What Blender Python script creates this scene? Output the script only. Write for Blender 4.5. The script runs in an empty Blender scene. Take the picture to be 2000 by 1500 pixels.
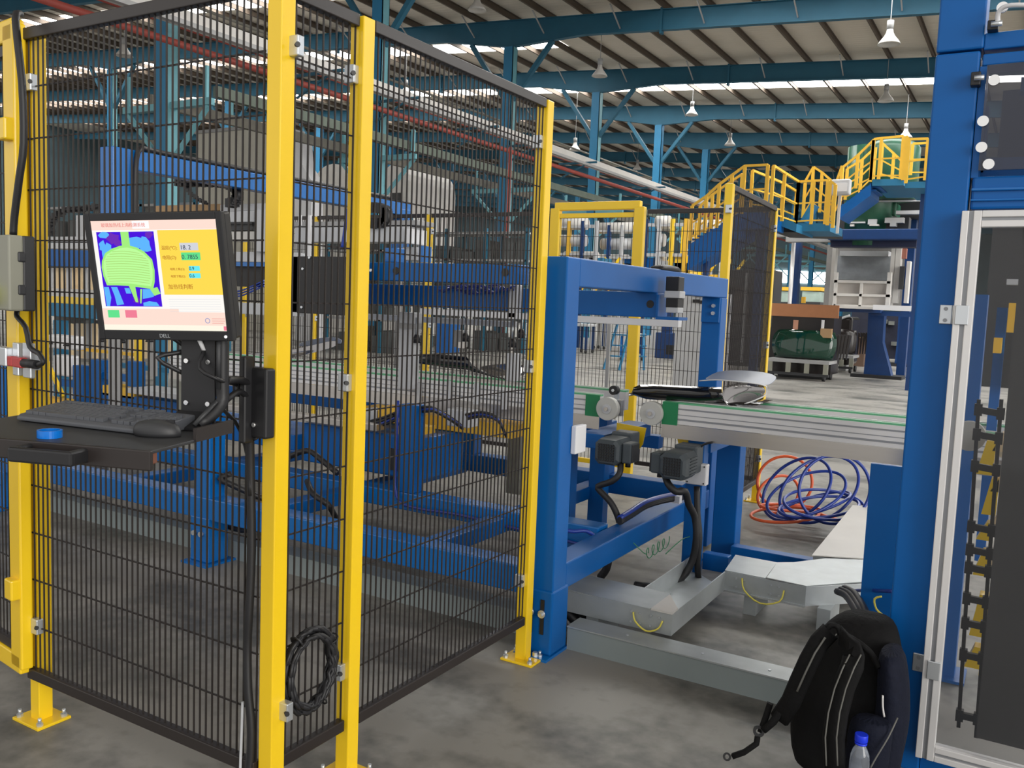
import bpy, bmesh, math, random
from mathutils import Vector, Matrix
random.seed(7)
S = bpy.context.scene
C = S.collection
# ---------------------------------------------------------------- camera, world, light, exposure
FPX = 1714.84; PITCH = 0.0940472; ROLL = 0.03954427; YAW = 0.533378; EYE = Vector((0, 0, 1.5))
cF = Vector((-math.sin(YAW)*math.cos(PITCH), math.cos(YAW)*math.cos(PITCH), -math.sin(PITCH)))
_r = cF.cross(Vector((0, 0, 1))).normalized(); _u = _r.cross(cF)
cR = math.cos(ROLL)*_r + math.sin(ROLL)*_u; cU = -math.sin(ROLL)*_r + math.cos(ROLL)*_u
cam = bpy.data.objects.new('camera', bpy.data.cameras.new('camera')); C.objects.link(cam)
cam.data.sensor_fit = 'HORIZONTAL'; cam.data.sensor_width = 36; cam.data.lens = FPX/2000*36
cam.data.clip_start = 0.02; cam.data.clip_end = 400
M = Matrix.Identity(4)
for i in range(3):
    M[i][0] = cR[i]; M[i][1] = cU[i]; M[i][2] = -cF[i]; M[i][3] = EYE[i]
cam.matrix_world = M
S.camera = cam
W = bpy.data.worlds.new('sky'); S.world = W; W.use_nodes = True
bg = W.node_tree.nodes['Background']; bg.inputs[0].default_value = (1.0, 0.98, 0.95, 1); bg.inputs[1].default_value = 0.98
S.view_settings.view_transform = 'Standard'; S.view_settings.look = 'None'; S.view_settings.gamma = 1
S.view_settings.use_curve_mapping = False; S.view_settings.exposure = 0.0
SKYLIGHT = 15.0
sun = bpy.data.objects.new('sun', bpy.data.lights.new('sun', 'SUN')); C.objects.link(sun)   # soft daylight through the open bay doors on the right
sun.data.energy = 2.1; sun.data.angle = math.radians(36); sun.data.color = (1.0, 0.97, 0.92)
sun.rotation_euler = (math.radians(77), 0, math.radians(68))

def at(px, py, X=None, Y=None, Z=None):
    """a point of the place seen at (px, py) of the 2000x1500 photograph, on the plane X=, Y= or Z="""
    d = cF + cR*((px-1000)/FPX) - cU*((py-750)/FPX)
    if X is not None: t = (X-EYE.x)/d.x
    elif Y is not None: t = (Y-EYE.y)/d.y
    else: t = (Z-EYE.z)/d.z
    return EYE + d*t

# ---------------------------------------------------------------- materials
def mat(name, col, rough=0.5, metal=0.0, var=0.06, scale=8.0, bump=0.0, coat=0.0, spec=0.5, alpha=None, trans=0.0, stretch=None):
    m = bpy.data.materials.new(name); m.use_nodes = True; nt = m.node_tree; b = nt.nodes['Principled BSDF']
    b.inputs['Base Color'].default_value = (*col, 1); b.inputs['Roughness'].default_value = rough
    b.inputs['Metallic'].default_value = metal; b.inputs['Specular IOR Level'].default_value = spec
    b.inputs['Coat Weight'].default_value = coat; b.inputs['Transmission Weight'].default_value = trans
    if alpha is not None: b.inputs['Alpha'].default_value = alpha
    if var or bump:
        tc = nt.nodes.new('ShaderNodeTexCoord'); mp = nt.nodes.new('ShaderNodeMapping'); n = nt.nodes.new('ShaderNodeTexNoise')
        if stretch: mp.inputs['Scale'].default_value = stretch
        n.inputs['Scale'].default_value = scale; n.inputs['Detail'].default_value = 5
        nt.links.new(tc.outputs['Object'], mp.inputs[0]); nt.links.new(mp.outputs[0], n.inputs['Vector'])
        if var:
            mx = nt.nodes.new('ShaderNodeMix'); mx.data_type = 'RGBA'
            mx.inputs[6].default_value = (*[max(0, c*(1-var)) for c in col], 1); mx.inputs[7].default_value = (*[min(1, c*(1+var)) for c in col], 1)
            nt.links.new(n.outputs['Fac'], mx.inputs[0]); nt.links.new(mx.outputs[2], b.inputs['Base Color'])
        if bump:
            bp = nt.nodes.new('ShaderNodeBump'); bp.inputs['Strength'].default_value = bump; bp.inputs['Distance'].default_value = 0.01
            nt.links.new(n.outputs['Fac'], bp.inputs['Height']); nt.links.new(bp.outputs[0], b.inputs['Normal'])
    return m
def emis(name, col, s=1.0):
    m = bpy.data.materials.new(name); m.use_nodes = True; nt = m.node_tree; nt.nodes.clear()
    e = nt.nodes.new('ShaderNodeEmission'); e.inputs[0].default_value = (*col, 1); e.inputs[1].default_value = s
    o = nt.nodes.new('ShaderNodeOutputMaterial'); nt.links.new(e.outputs[0], o.inputs[0]); return m

YEL = mat('yellow_paint', (0.88, 0.58, 0.012), 0.32, var=0.04, coat=0.2)
YELB = mat('railing_yellow', (0.80, 0.47, 0.04), 0.5, var=0.08)
BLU = mat('blue_paint', (0.001, 0.10, 0.36), 0.38, var=0.12, scale=5, bump=0.04, spec=0.3)
BLU2 = mat('blue_paint_bright', (0.002, 0.13, 0.44), 0.26, var=0.1, scale=5, spec=0.6)
NAVY = mat('navy_paint', (0.003, 0.035, 0.14), 0.4, var=0.2)
TEAL = mat('teal_steel', (0.012, 0.105, 0.175), 0.6, var=0.15, scale=2)
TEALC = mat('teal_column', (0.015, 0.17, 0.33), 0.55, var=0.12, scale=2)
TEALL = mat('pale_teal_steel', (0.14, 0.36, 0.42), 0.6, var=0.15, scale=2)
BLK = mat('black_plastic', (0.012, 0.012, 0.014), 0.5, var=0.1)
BLKM = mat('black_wire', (0.018, 0.014, 0.013), 0.55, var=0.0)
RAIL = mat('black_rail', (0.022, 0.017, 0.016), 0.42, var=0.1)
DGR = mat('dark_grey_plastic', (0.03, 0.031, 0.034), 0.5, var=0.1)
KEYM = mat('keyboard_black', (0.085, 0.09, 0.102), 0.40, var=0.05)
MOT = mat('motor_grey', (0.055, 0.068, 0.078), 0.5, var=0.12, scale=20)
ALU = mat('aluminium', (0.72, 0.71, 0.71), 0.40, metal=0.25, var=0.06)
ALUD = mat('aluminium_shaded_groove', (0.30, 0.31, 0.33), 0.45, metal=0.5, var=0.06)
STL = mat('stainless', (0.56, 0.53, 0.50), 0.28, metal=0.85, var=0.1, scale=3, stretch=(1, 1, 8))
GALV = mat('galvanised', (0.42, 0.45, 0.46), 0.42, metal=0.45, var=0.18, scale=10)
COVG = mat('grey_duct_paint', (0.24, 0.28, 0.285), 0.45, var=0.06)
ZINC = mat('zinc_clip', (0.6, 0.63, 0.66), 0.3, metal=0.7, var=0.05)
GRN = mat('green_belt', (0.12, 0.42, 0.22), 0.5, var=0.1)
GRNB = mat('green_plate', (0.005, 0.20, 0.07), 0.4, var=0.05)
WHT = mat('white_plastic', (0.72, 0.72, 0.74), 0.4, var=0.03)
WPT = mat('white_painted_steel', (0.60, 0.58, 0.55), 0.5, var=0.12, scale=4)
GREY = mat('grey_painted_steel', (0.33, 0.33, 0.33), 0.5, var=0.12, scale=4)
LGR = mat('light_grey_casing', (0.50, 0.51, 0.53), 0.4, var=0.08, scale=5)
CREAM = mat('cream_slat', (0.78, 0.60, 0.36), 0.6, var=0.15)
NYL = mat('nylon_disc', (0.50, 0.50, 0.47), 0.35, var=0.05)
RED = mat('red_plastic', (0.45, 0.03, 0.03), 0.4)
PIPR = mat('red_pipe', (0.33, 0.06, 0.045), 0.55, var=0.15)
ORG = mat('orange_hose', (0.80, 0.13, 0.04), 0.35)
BHO = mat('blue_hose', (0.015, 0.045, 0.30), 0.3)
GWIRE = mat('green_earth_wire', (0.05, 0.25, 0.12), 0.4)
YWIRE = mat('yellow_wire', (0.75, 0.65, 0.10), 0.4)
BOXG = mat('control_box_grey', (0.27, 0.27, 0.22), 0.5)
YLIT = mat('yellow_guard', (0.85, 0.90, 0.02), 0.4)
TAPE = mat('blue_tape', (0.0, 0.16, 0.62), 0.25)
FABR = mat('black_nylon_fabric', (0.006, 0.006, 0.0065), 0.8, spec=0.2, var=0.3, scale=60, bump=0.3)
NVFAB = mat('navy_fabric', (0.007, 0.009, 0.020), 0.8, spec=0.2, var=0.3, scale=60, bump=0.3)
PIPG = mat('grey_piping', (0.13, 0.13, 0.12), 0.6)
BCAP = mat('blue_cap', (0.01, 0.04, 0.75), 0.35)
PET = mat('clear_bottle', (0.75, 0.82, 0.95), 0.08, trans=0.85, var=0)
SCRW = mat('bright_screw', (0.8, 0.8, 0.8), 0.2, metal=0.9, var=0)
BRN = mat('brown_board', (0.40, 0.17, 0.075), 0.7, var=0.1)
DKGL = mat('dark_stacked_glass', (0.02, 0.016, 0.015), 0.25, var=0.2)
GRGL = mat('green_tinted_glass', (0.003, 0.035, 0.020), 0.06, var=0.15, coat=0.3)
TANK = mat('green_tank', (0.015, 0.09, 0.05), 0.35, var=0.2)
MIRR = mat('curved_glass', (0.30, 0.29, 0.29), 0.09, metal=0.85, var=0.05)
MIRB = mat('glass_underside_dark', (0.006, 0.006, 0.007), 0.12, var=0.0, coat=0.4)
GLBL = mat('grey_blue_glass', (0.13, 0.155, 0.22), 0.38, metal=0.0, var=0.1)
DOORG = mat('tinted_door_glass', (0.08, 0.08, 0.08), 0.05, var=0, alpha=0.16)
CLRG = mat('clear_cover_glass', (0.03, 0.035, 0.06), 0.03, var=0, alpha=0.55, coat=0.5)
DPAN = mat('dark_panel', (0.035, 0.036, 0.040), 0.5, var=0.08)
CARD = mat('cardboard', (0.42, 0.27, 0.14), 0.8)
DIRT = mat('dirty_grey_steel', (0.20, 0.19, 0.16), 0.7, var=0.3, scale=3)
DIRG = mat('dirty_green_steel', (0.10, 0.125, 0.10), 0.7, var=0.3, scale=3)
FARW = mat('far_wall_paint', (0.05, 0.085, 0.10), 0.8, var=0.3, scale=0.6)
PARW = mat('cream_partition', (0.55, 0.53, 0.46), 0.7, var=0.08, scale=2)
PURL = mat('purlin_primer', (0.10, 0.075, 0.055), 0.7, var=0.15, scale=3)
SKYM = emis('skylight_glow', (1.0, 0.99, 0.96), SKYLIGHT)

def roof_mat():
    m = mat('roof_sheet', (0.52, 0.47, 0.40), 0.75, var=0.0); nt = m.node_tree; b = nt.nodes['Principled BSDF']
    tc = nt.nodes.new('ShaderNodeTexCoord'); w = nt.nodes.new('ShaderNodeTexWave'); w.bands_direction = 'Y'; w.inputs['Scale'].default_value = 1.2
    n = nt.nodes.new('ShaderNodeTexNoise'); n.inputs['Scale'].default_value = 0.35
    r = nt.nodes.new('ShaderNodeValToRGB'); r.color_ramp.elements[0].color = (0.58, 0.53, 0.45, 1); r.color_ramp.elements[1].color = (0.72, 0.66, 0.57, 1)
    nt.links.new(tc.outputs['Object'], w.inputs['Vector']); nt.links.new(tc.outputs['Object'], n.inputs['Vector'])
    nt.links.new(n.outputs['Fac'], r.inputs[0]); nt.links.new(r.outputs[0], b.inputs['Base Color'])
    bp = nt.nodes.new('ShaderNodeBump'); bp.inputs['Strength'].default_value = 0.4; bp.inputs['Distance'].default_value = 0.03
    nt.links.new(w.outputs['Fac'], bp.inputs['Height']); nt.links.new(bp.outputs[0], b.inputs['Normal']); return m
ROOF = roof_mat()
def floor_mat():
    m = mat('concrete_floor', (0.3, 0.3, 0.3), 0.5, var=0.0, spec=0.3); nt = m.node_tree; b = nt.nodes['Principled BSDF']; L = nt.links.new
    tc = nt.nodes.new('ShaderNodeTexCoord')
    n1 = nt.nodes.new('ShaderNodeTexNoise'); n1.inputs['Scale'].default_value = 1.1; n1.inputs['Detail'].default_value = 7; n1.inputs['Roughness'].default_value = 0.62
    n2 = nt.nodes.new('ShaderNodeTexNoise'); n2.inputs['Scale'].default_value = 14; n2.inputs['Detail'].default_value = 8
    mp = nt.nodes.new('ShaderNodeMapping'); mp.inputs['Scale'].default_value = (0.8, 1.6, 1); mp.inputs['Rotation'].default_value = (0, 0, 0.5)
    n3 = nt.nodes.new('ShaderNodeTexNoise'); n3.inputs['Scale'].default_value = 1.3; n3.inputs['Detail'].default_value = 4
    for n in (n1, n2): L(tc.outputs['Object'], n.inputs['Vector'])
    L(tc.outputs['Object'], mp.inputs[0]); L(mp.outputs[0], n3.inputs['Vector'])
    a = nt.nodes.new('ShaderNodeMath'); a.operation = 'ADD'; L(n1.outputs['Fac'], a.inputs[0]); L(n3.outputs['Fac'], a.inputs[1])
    a2 = nt.nodes.new('ShaderNodeMath'); a2.operation = 'MULTIPLY_ADD'; L(n2.outputs['Fac'], a2.inputs[0]); a2.inputs[1].default_value = 0.35; L(a.outputs[0], a2.inputs[2])
    r = nt.nodes.new('ShaderNodeValToRGB'); e = r.color_ramp.elements
    e[0].position = 0.78; e[0].color = (0.088, 0.088, 0.082, 1); e[1].position = 1.08; e[1].color = (0.262, 0.250, 0.228, 1)
    sc = nt.nodes.new('ShaderNodeMath'); sc.operation = 'MULTIPLY'; sc.inputs[1].default_value = 0.80; L(a2.outputs[0], sc.inputs[0]); L(sc.outputs[0], r.inputs[0])
    L(r.outputs[0], b.inputs['Base Color'])
    rr = nt.nodes.new('ShaderNodeMapRange'); rr.inputs[3].default_value = 0.32; rr.inputs[4].default_value = 0.6; L(n1.outputs['Fac'], rr.inputs[0]); L(rr.outputs[0], b.inputs['Roughness'])
    return m
FLOOR = floor_mat()

# ---------------------------------------------------------------- mesh helpers
class MB:
    def __init__(s): s.bm = bmesh.new()
    def box(s, x0, x1, y0, y1, z0, z1):
        v = [s.bm.verts.new((x, y, z)) for x in (x0, x1) for y in (y0, y1) for z in (z0, z1)]
        for f in ((0, 1, 3, 2), (4, 6, 7, 5), (0, 4, 5, 1), (2, 3, 7, 6), (0, 2, 6, 4), (1, 5, 7, 3)): s.bm.faces.new([v[i] for i in f])
        return s
    def obox(s, c, U, V, Wd, a, b, d):
        """box centred c with half sizes a,b,d along unit axes U,V,W"""
        c = Vector(c)
        v = [s.bm.verts.new(c + U*a*i + V*b*j + Wd*d*k) for i in (-1, 1) for j in (-1, 1) for k in (-1, 1)]
        for f in ((0, 1, 3, 2), (4, 6, 7, 5), (0, 4, 5, 1), (2, 3, 7, 6), (0, 2, 6, 4), (1, 5, 7, 3)): s.bm.faces.new([v[i] for i in f])
        return s
    def bar(s, p, q, w, h, up=(0, 0, 1)):
        p = Vector(p); q = Vector(q); d = (q-p); L = d.length; d.normalize(); up = Vector(up)
        if abs(d.dot(up)) > 0.99: up = Vector((0, 1, 0))
        a = d.cross(up).normalized(); b = a.cross(d).normalized()
        return s.obox((p+q)/2, d, a, b, L/2, w/2, h/2)
    def cyl(s, p, q, r, r2=None, n=16, cap=True):
        p = Vector(p); q = Vector(q); d = (q-p).normalized(); r2 = r if r2 is None else r2
        a = d.orthogonal().normalized(); b = d.cross(a)
        A = [s.bm.verts.new(p + (a*math.cos(t)+b*math.sin(t))*r) for t in [2*math.pi*i/n for i in range(n)]]
        B = [s.bm.verts.new(q + (a*math.cos(t)+b*math.sin(t))*r2) for t in [2*math.pi*i/n for i in range(n)]]
        for i in range(n):
            f = s.bm.faces.new((A[i], A[(i+1) % n], B[(i+1) % n], B[i])); f.smooth = n > 6
        if cap: s.bm.faces.new(A[::-1]); s.bm.faces.new(B)
        return s
    def ringdisc(s, c, ax, r_out, r_in, t, n=32):
        c = Vector(c); ax = Vector(ax).normalized(); a = ax.orthogonal().normalized(); b = ax.cross(a); R = []
        for rr, h in ((r_out, -t/2), (r_out, t/2), (r_in, t/2), (r_in, -t/2)):
            R.append([s.bm.verts.new(c + ax*h + (a*math.cos(2*math.pi*i/n)+b*math.sin(2*math.pi*i/n))*rr) for i in range(n)])
        for k in range(4):
            for i in range(n): s.bm.faces.new((R[k][i], R[k][(i+1) % n], R[(k+1) % 4][(i+1) % n], R[(k+1) % 4][i]))
        return s
    def tube(s, pts, r, n=8, smooth=3, closed=False):
        P = [Vector(p) for p in pts]
        if smooth > 1 and len(P) > 2:
            Q = []; m = len(P); rng = range(m if closed else m-1)
            for i in rng:
                g = (lambda k: P[k % m]) if closed else (lambda k: P[min(max(k, 0), m-1)])
                p0, p1, p2, p3 = g(i-1), g(i), g(i+1), g(i+2)
                for j in range(smooth):
                    t = j/smooth; Q.append(0.5*((2*p1)+(p2-p0)*t+(2*p0-5*p1+4*p2-p3)*t*t+(3*p1-p0-3*p2+p3)*t**3))
            if not closed: Q.append(P[-1])
            P = Q
        m = len(P); R = []; prev = None
        for i in range(m):
            d = (P[(i+1) % m]-P[i-1]) if closed else (P[min(i+1, m-1)]-P[max(i-1, 0)])
            if d.length < 1e-9: d = Vector((0, 0, 1))
            d.normalize(); a = d.orthogonal().normalized() if prev is None else (prev - d*prev.dot(d))
            a = a.normalized() if a.length > 1e-6 else d.orthogonal().normalized()
            prev = a; b = d.cross(a); rr = r[min(i*len(r)//m, len(r)-1)] if isinstance(r, (list, tuple)) else r
            R.append([s.bm.verts.new(P[i] + (a*math.cos(2*math.pi*k/n)+b*math.sin(2*math.pi*k/n))*rr) for k in range(n)])
        for i in range(m if closed else m-1):
            A, B = R[i], R[(i+1) % m]
            for k in range(n):
                f = s.bm.faces.new((A[k], A[(k+1) % n], B[(k+1) % n], B[k])); f.smooth = True
        if not closed: s.bm.faces.new(R[0][::-1]); s.bm.faces.new(R[-1])
        return s
    def prism(s, pts, ext):
        ext = Vector(ext); A = [s.bm.verts.new(p) for p in pts]; B = [s.bm.verts.new(Vector(p)+ext) for p in pts]; n = len(A)
        s.bm.faces.new(A[::-1]); s.bm.faces.new(B)
        for i in range(n): s.bm.faces.new((A[i], A[(i+1) % n], B[(i+1) % n], B[i]))
        return s
    def loft(s, rings, smooth=True, cap=True):
        R = [[s.bm.verts.new(p) for p in rg] for rg in rings]; n = len(R[0])
        for i in range(len(R)-1):
            for k in range(n):
                f = s.bm.faces.new((R[i][k], R[i][(k+1) % n], R[i+1][(k+1) % n], R[i+1][k])); f.smooth = smooth
        if cap: s.bm.faces.new(R[0][::-1]); s.bm.faces.new(R[-1])
        return s
    def grid(s, rows, thick=None, smooth=True):
        V = [[s.bm.verts.new(p) for p in rw] for rw in rows]
        for i in range(len(V)-1):
            for k in range(len(V[0])-1):
                f = s.bm.faces.new((V[i][k], V[i][k+1], V[i+1][k+1], V[i+1][k])); f.smooth = smooth
        return s
    def build(s, name, m, parent=None, bevel=0.0, solid=0.0, subd=0, keep=False):
        me = bpy.data.meshes.new(name)
        if parent is not None:
            inv = parent.matrix_basis.inverted()
            if parent.parent is not None: inv = parent.matrix_basis.inverted() @ parent.parent.matrix_basis.inverted()
            if not keep: s.bm.transform(inv)
        bmesh.ops.recalc_face_normals(s.bm, faces=s.bm.faces); s.bm.to_mesh(me); s.bm.free()
        me.materials.append(m); o = bpy.data.objects.new(name, me); C.objects.link(o)
        if parent is not None: o.parent = parent
        if solid:
            k = o.modifiers.new('solid', 'SOLIDIFY'); k.thickness = solid; k.offset = 0
        if subd:
            k = o.modifiers.new('sub', 'SUBSURF'); k.levels = subd; k.render_levels = subd
        if bevel:
            k = o.modifiers.new('bevel', 'BEVEL'); k.width = bevel; k.segments = 2; k.limit_method = 'ANGLE'; k.angle_limit = math.radians(50)
        return o
def tag(o, label, cat, group=None, kind=None):
    if label: o['label'] = label
    if cat: o['category'] = cat
    if group: o['group'] = group
    if kind: o['kind'] = kind
    return o
def thing(name, label, cat, loc=(0, 0, 0), rotz=0.0, group=None):
    o = bpy.data.objects.new(name, None); C.objects.link(o); o.location = loc; o.rotation_euler = (0, 0, rotz); o.empty_display_size = 0.1
    o.matrix_basis  # plain transform
    return tag(o, label, cat, group)
def struct(name, mb, m, bevel=0.0):
    o = mb.build(name, m, None, bevel); o['kind'] = 'structure'; return o
def dup(root, loc, label=None, group=None, rotz=None, scale=None):
    r = root.copy(); C.objects.link(r); r.location = loc
    if rotz is not None: r.rotation_euler = (0, 0, rotz)
    if scale is not None: r.scale = scale
    if label: r['label'] = label
    if group: r['group'] = group
    for ch in list(root.children):
        c = ch.copy(); C.objects.link(c); c.parent = r
        for g in list(ch.children):
            d = g.copy(); C.objects.link(d); d.parent = c
    return r
def text(s, size, mtx, m, name, parent, align='LEFT', ext=0.0003):
    cu = bpy.data.curves.new('t', 'FONT'); cu.body = s; cu.size = size; cu.align_x = align; cu.extrude = ext
    t = bpy.data.objects.new('t', cu); C.objects.link(t); bpy.context.view_layer.update()
    me = bpy.data.meshes.new_from_object(t.evaluated_get(bpy.context.evaluated_depsgraph_get()))
    bpy.data.objects.remove(t); me.transform(mtx); me.materials.clear(); me.materials.append(m)
    o = bpy.data.objects.new(name, me); C.objects.link(o); o.parent = parent; return o
V = Vector

# ================================================================ THE HALL
struct('floor', MB().box(-80, 16, -4, 114, -0.2, 0), FLOOR)
RZ = lambda x: 10.70 - 0.063*x          # top of the rafters: one slope falling to the right
COLY = [13.6+7.5*k for k in range(13)]
strips = [(17.3, 2.4, -12, 15), (24.9, 2.4, -11, 15), (24.9, 1.2, -79, -22), (32.5, 1.2, -79, -17.5), (40.35, 1.6, -79, 15), (47.3, 1.0, -79, 15)]+[(y+3.3, .9, -79, -17) for y in COLY[6:]]  # first two wide strips are out of view, added to brighten the floor
b = MB(); x0, x1 = -80, 16
b.prism([(x0, -4, RZ(x0)+0.26), (x1, -4, RZ(x1)+0.26), (x1, -4, RZ(x1)+0.32), (x0, -4, RZ(x0)+0.32)], (0, 118, 0))
struct('ceiling', b, ROOF)
for i, (y, sw, x0, x1) in enumerate(strips):
    b = MB()
    b.prism([(x0, y-sw/2, RZ(x0)+0.22), (x1, y-sw/2, RZ(x1)+0.22), (x1, y-sw/2, RZ(x1)+0.25), (x0, y-sw/2, RZ(x0)+0.25)], (0, sw, 0))
    o = struct('skylight_%d' % (i+1), b, SKYM); o.name = 'window_%d' % (i+1)  # names the added unseen strips as well as the visible skylights
b = MB().box(-80, 16, 113, 113.3, 0, 17); struct('wall_back', b, FARW)
b = MB().box(-80, -79.7, -4, 113, 0, 17); struct('wall_left', b, FARW)
for k, (pa, pb) in enumerate((((1513, 528), (1537, 552)), ((1546, 530), (1580, 553)), ((1588, 532), (1612, 555)))):
    a = at(*pa, Y=112.9); c = at(*pb, Y=112.9); o = struct('w', MB().box(a.x, c.x, 112.8, 112.95, c.z, a.z), SKYM); o.name = 'window_%d' % (len(strips)+1+k)

# purlins
P0 = MB(); L = 117
P0.prism([(-0.035, -3, 0.0), (0.035, -3, 0.0), (0.035, -3, 0.02), (-0.02, -3, 0.02), (-0.02, -3, 0.21), (0.035, -3, 0.21), (0.035, -3, 0.23), (-0.035, -3, 0.23)], (0, L, 0))
pur = P0.build('roof_purlin', PURL)
tag(pur, 'brown steel purlin running away under the pale roof sheets', 'purlin', 'purlins under the roof sheets')
xs = [-17.5+1.5*k for k in range(-36, 21)]
for i, x in enumerate(xs):
    o = pur if i == 0 else pur.copy()
    if i: C.objects.link(o)
    o.location = (x, 0, RZ(x)+0.01)

# rafters (I-section, haunched over the columns) and the column rows
def rafter(Y, label):
    t = thing('roof_rafter', label, 'roof beam', (-17.5, Y, 0), 0, 'blue rafters under the roof')
    xs_ = [-79, -43.5, -41, -38.5, -20.5, -17.5, -14.5, 9.0, 15.5]
    dz = {-79: .62, -43.5: .62, -41: .95, -38.5: .62, -20.5: .62, -17.5: .95, -14.5: .66, 9.0: .66, 15.5: .8}
    web = MB(); top = MB(); bot = MB()
    for a, c in zip(xs_[:-1], xs_[1:]):
        web.prism([(a, Y-0.01, RZ(a)), (c, Y-0.01, RZ(c)), (c, Y-0.01, RZ(c)-dz[c]), (a, Y-0.01, RZ(a)-dz[a])], (0, 0.02, 0))
        bot.prism([(a, Y-0.11, RZ(a)-dz[a]), (c, Y-0.11, RZ(c)-dz[c]), (c, Y-0.11, RZ(c)-dz[c]-0.025), (a, Y-0.11, RZ(a)-dz[a]-0.025)], (0, 0.22, 0))
    top.prism([(-79, Y-0.11, RZ(-79)), (15.5, Y-0.11, RZ(15.5)), (15.5, Y-0.11, RZ(15.5)-0.025), (-79, Y-0.11, RZ(-79)-0.025)], (0, 0.22, 0))
    for x in (-26, -11.6, -1.9):
        web.box(x-0.04, x+0.04, Y-0.1, Y+0.1, RZ(x)-0.8, RZ(x)+0.05)
    web.build('web', TEAL, t); top.build('top_flange', TEAL, t); bot.build('bottom_flange', TEAL, t)
    for k in range(14):   # fly braces
        x = -29+1.5*2*k
        t2 = MB().bar((x+0.9, Y-0.95, RZ(x+0.9)+0.0), (x+0.9, Y-0.05, RZ(x)-0.6), 0.04, 0.04)
        t2.build('fly_brace', GREY, t)
ordw = ['nearest', 'second nearest', 'third nearest', 'fourth nearest', 'fifth nearest', 'sixth nearest', 'seventh nearest', 'eighth nearest', 'ninth nearest', 'tenth nearest', 'eleventh nearest', 'twelfth nearest', 'farthest']
for k, Y in enumerate(COLY): rafter(Y, 'blue-green steel roof rafter, %s of the row spanning the hall' % ordw[k])
def column(X, Y, label, m, crane=True):
    t = thing('steel_column', label, 'column', (X, Y, 0), 0, 'blue columns of the hall')
    zt = RZ(X)-0.97; b = MB()
    b.box(X-0.2, X+0.2, Y-0.16, Y-0.14, 0, zt); b.box(X-0.2, X+0.2, Y+0.14, Y+0.16, 0, zt)
    b.box(X-0.012, X+0.012, Y-0.14, Y+0.14, 0, zt); b.build('shaft', m, t)
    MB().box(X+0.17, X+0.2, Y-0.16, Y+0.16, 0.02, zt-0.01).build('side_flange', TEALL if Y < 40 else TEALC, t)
    MB().box(X-0.3, X+0.3, Y-0.3, Y+0.3, 0, 0.04).build('base_plate', m, t)
    for s in (-1, 1):
        MB().bar((X+s*0.15, Y, zt-1.9), (X+s*1.75, Y, RZ(X+s*1.75)-0.8), 0.16, 0.16).build('brace', TEAL, t)
        if crane:
            MB().box(min(X+s*0.2, X+s*1.5), max(X+s*0.2, X+s*1.5), Y-0.08, Y+0.08, 5.55, 5.7).build('crane_bracket', TEALL, t)
            MB().bar((X+s*0.2, Y, 4.4), (X+s*1.4, Y, 5.55), 0.09, 0.09).build('bracket_strut', TEALL, t)
            MB().box(min(X+s*1.3, X+s*1.38), max(X+s*1.3, X+s*1.38), Y-0.05, Y+0.05, 5.7, 6.4).build('bracket_post', TEALL, t)
for k, Y in enumerate(COLY):
    column(-17.5, Y, 'blue-green steel column of the right-hand row with diagonal braces, %s' % ordw[k], TEALC)
for k, Y in enumerate(COLY):
    column(-41.0, Y, 'dim blue steel column of the far left row, %s' % ordw[k], TEALC, False)
# long runs under the roof beside the columns
def run(name, label, cat, X, z, w, h, m, y0=4, y1=100, round_=False):
    b = MB()
    if round_: b.cyl((X, y0, z), (X, y1, z), w/2, n=12)
    else: b.box(X-w/2, X+w/2, y0, y1, z-h/2, z+h/2)
    return tag(b.build(name, m), label, cat)
run('cable_duct', 'long white cable duct running away above the red pipe', 'cable duct', -16.5, 7.35, 0.28, 0.30, WPT, 8)
run('fire_pipe', 'long red sprinkler pipe running away below the white duct', 'pipe', -16.3, 6.72, 0.15, 0, PIPR, 9, 100, True)
run('crane_girder', 'grey-green crane girder on the column brackets, right of the columns', 'crane girder', -16.35, 5.95, 0.16, 0.24, DIRG, 14)
run('crane_rail_beam', 'cream crane girder on the column brackets, left of the columns', 'crane girder', -18.65, 5.95, 0.16, 0.26, DIRT, 14)
run('service_duct', 'dark grey duct running away beside the red pipe', 'duct', -15.9, 7.05, 0.14, 0.10, GREY, 6)
run('drain_pipe', 'thin pale pipe running away high above the white duct', 'pipe', -18.9, 8.6, 0.08, 0, DIRT, 8, 100, True)
run('fire_main', 'second red pipe running away far left under the roof', 'pipe', -24.5, 9.9, 0.13, 0, PIPR, 6, 100, True)
for k, Y in enumerate([17.4, 20.6, 24.9, 28.2, 32.4, 40]):
    t = thing('duct_bracket', 'dark T-shaped hanger bracket carrying the white duct, %s' % ordw[k], 'bracket', (-16.5, Y, 7), 0, 'hanger brackets under the white duct')
    MB().box(-17.3, -15.6, Y-0.04, Y+0.04, 7.13, 7.2).build('arm', TEAL, t); MB().bar((-17.2, Y, 6.6), (-16.0, Y, 7.13), 0.05, 0.05).build('strut', TEAL, t)
# red riser pipe by the third column
p = at(1643/3.333+500, 400, Y=26.0)
tag(MB().cyl((p.x, 26.0, 0), (p.x, 26.0, 6.7), 0.06, n=10).build('riser_pipe', PIPR), 'thin red vertical pipe beside a blue column', 'pipe')

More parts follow.
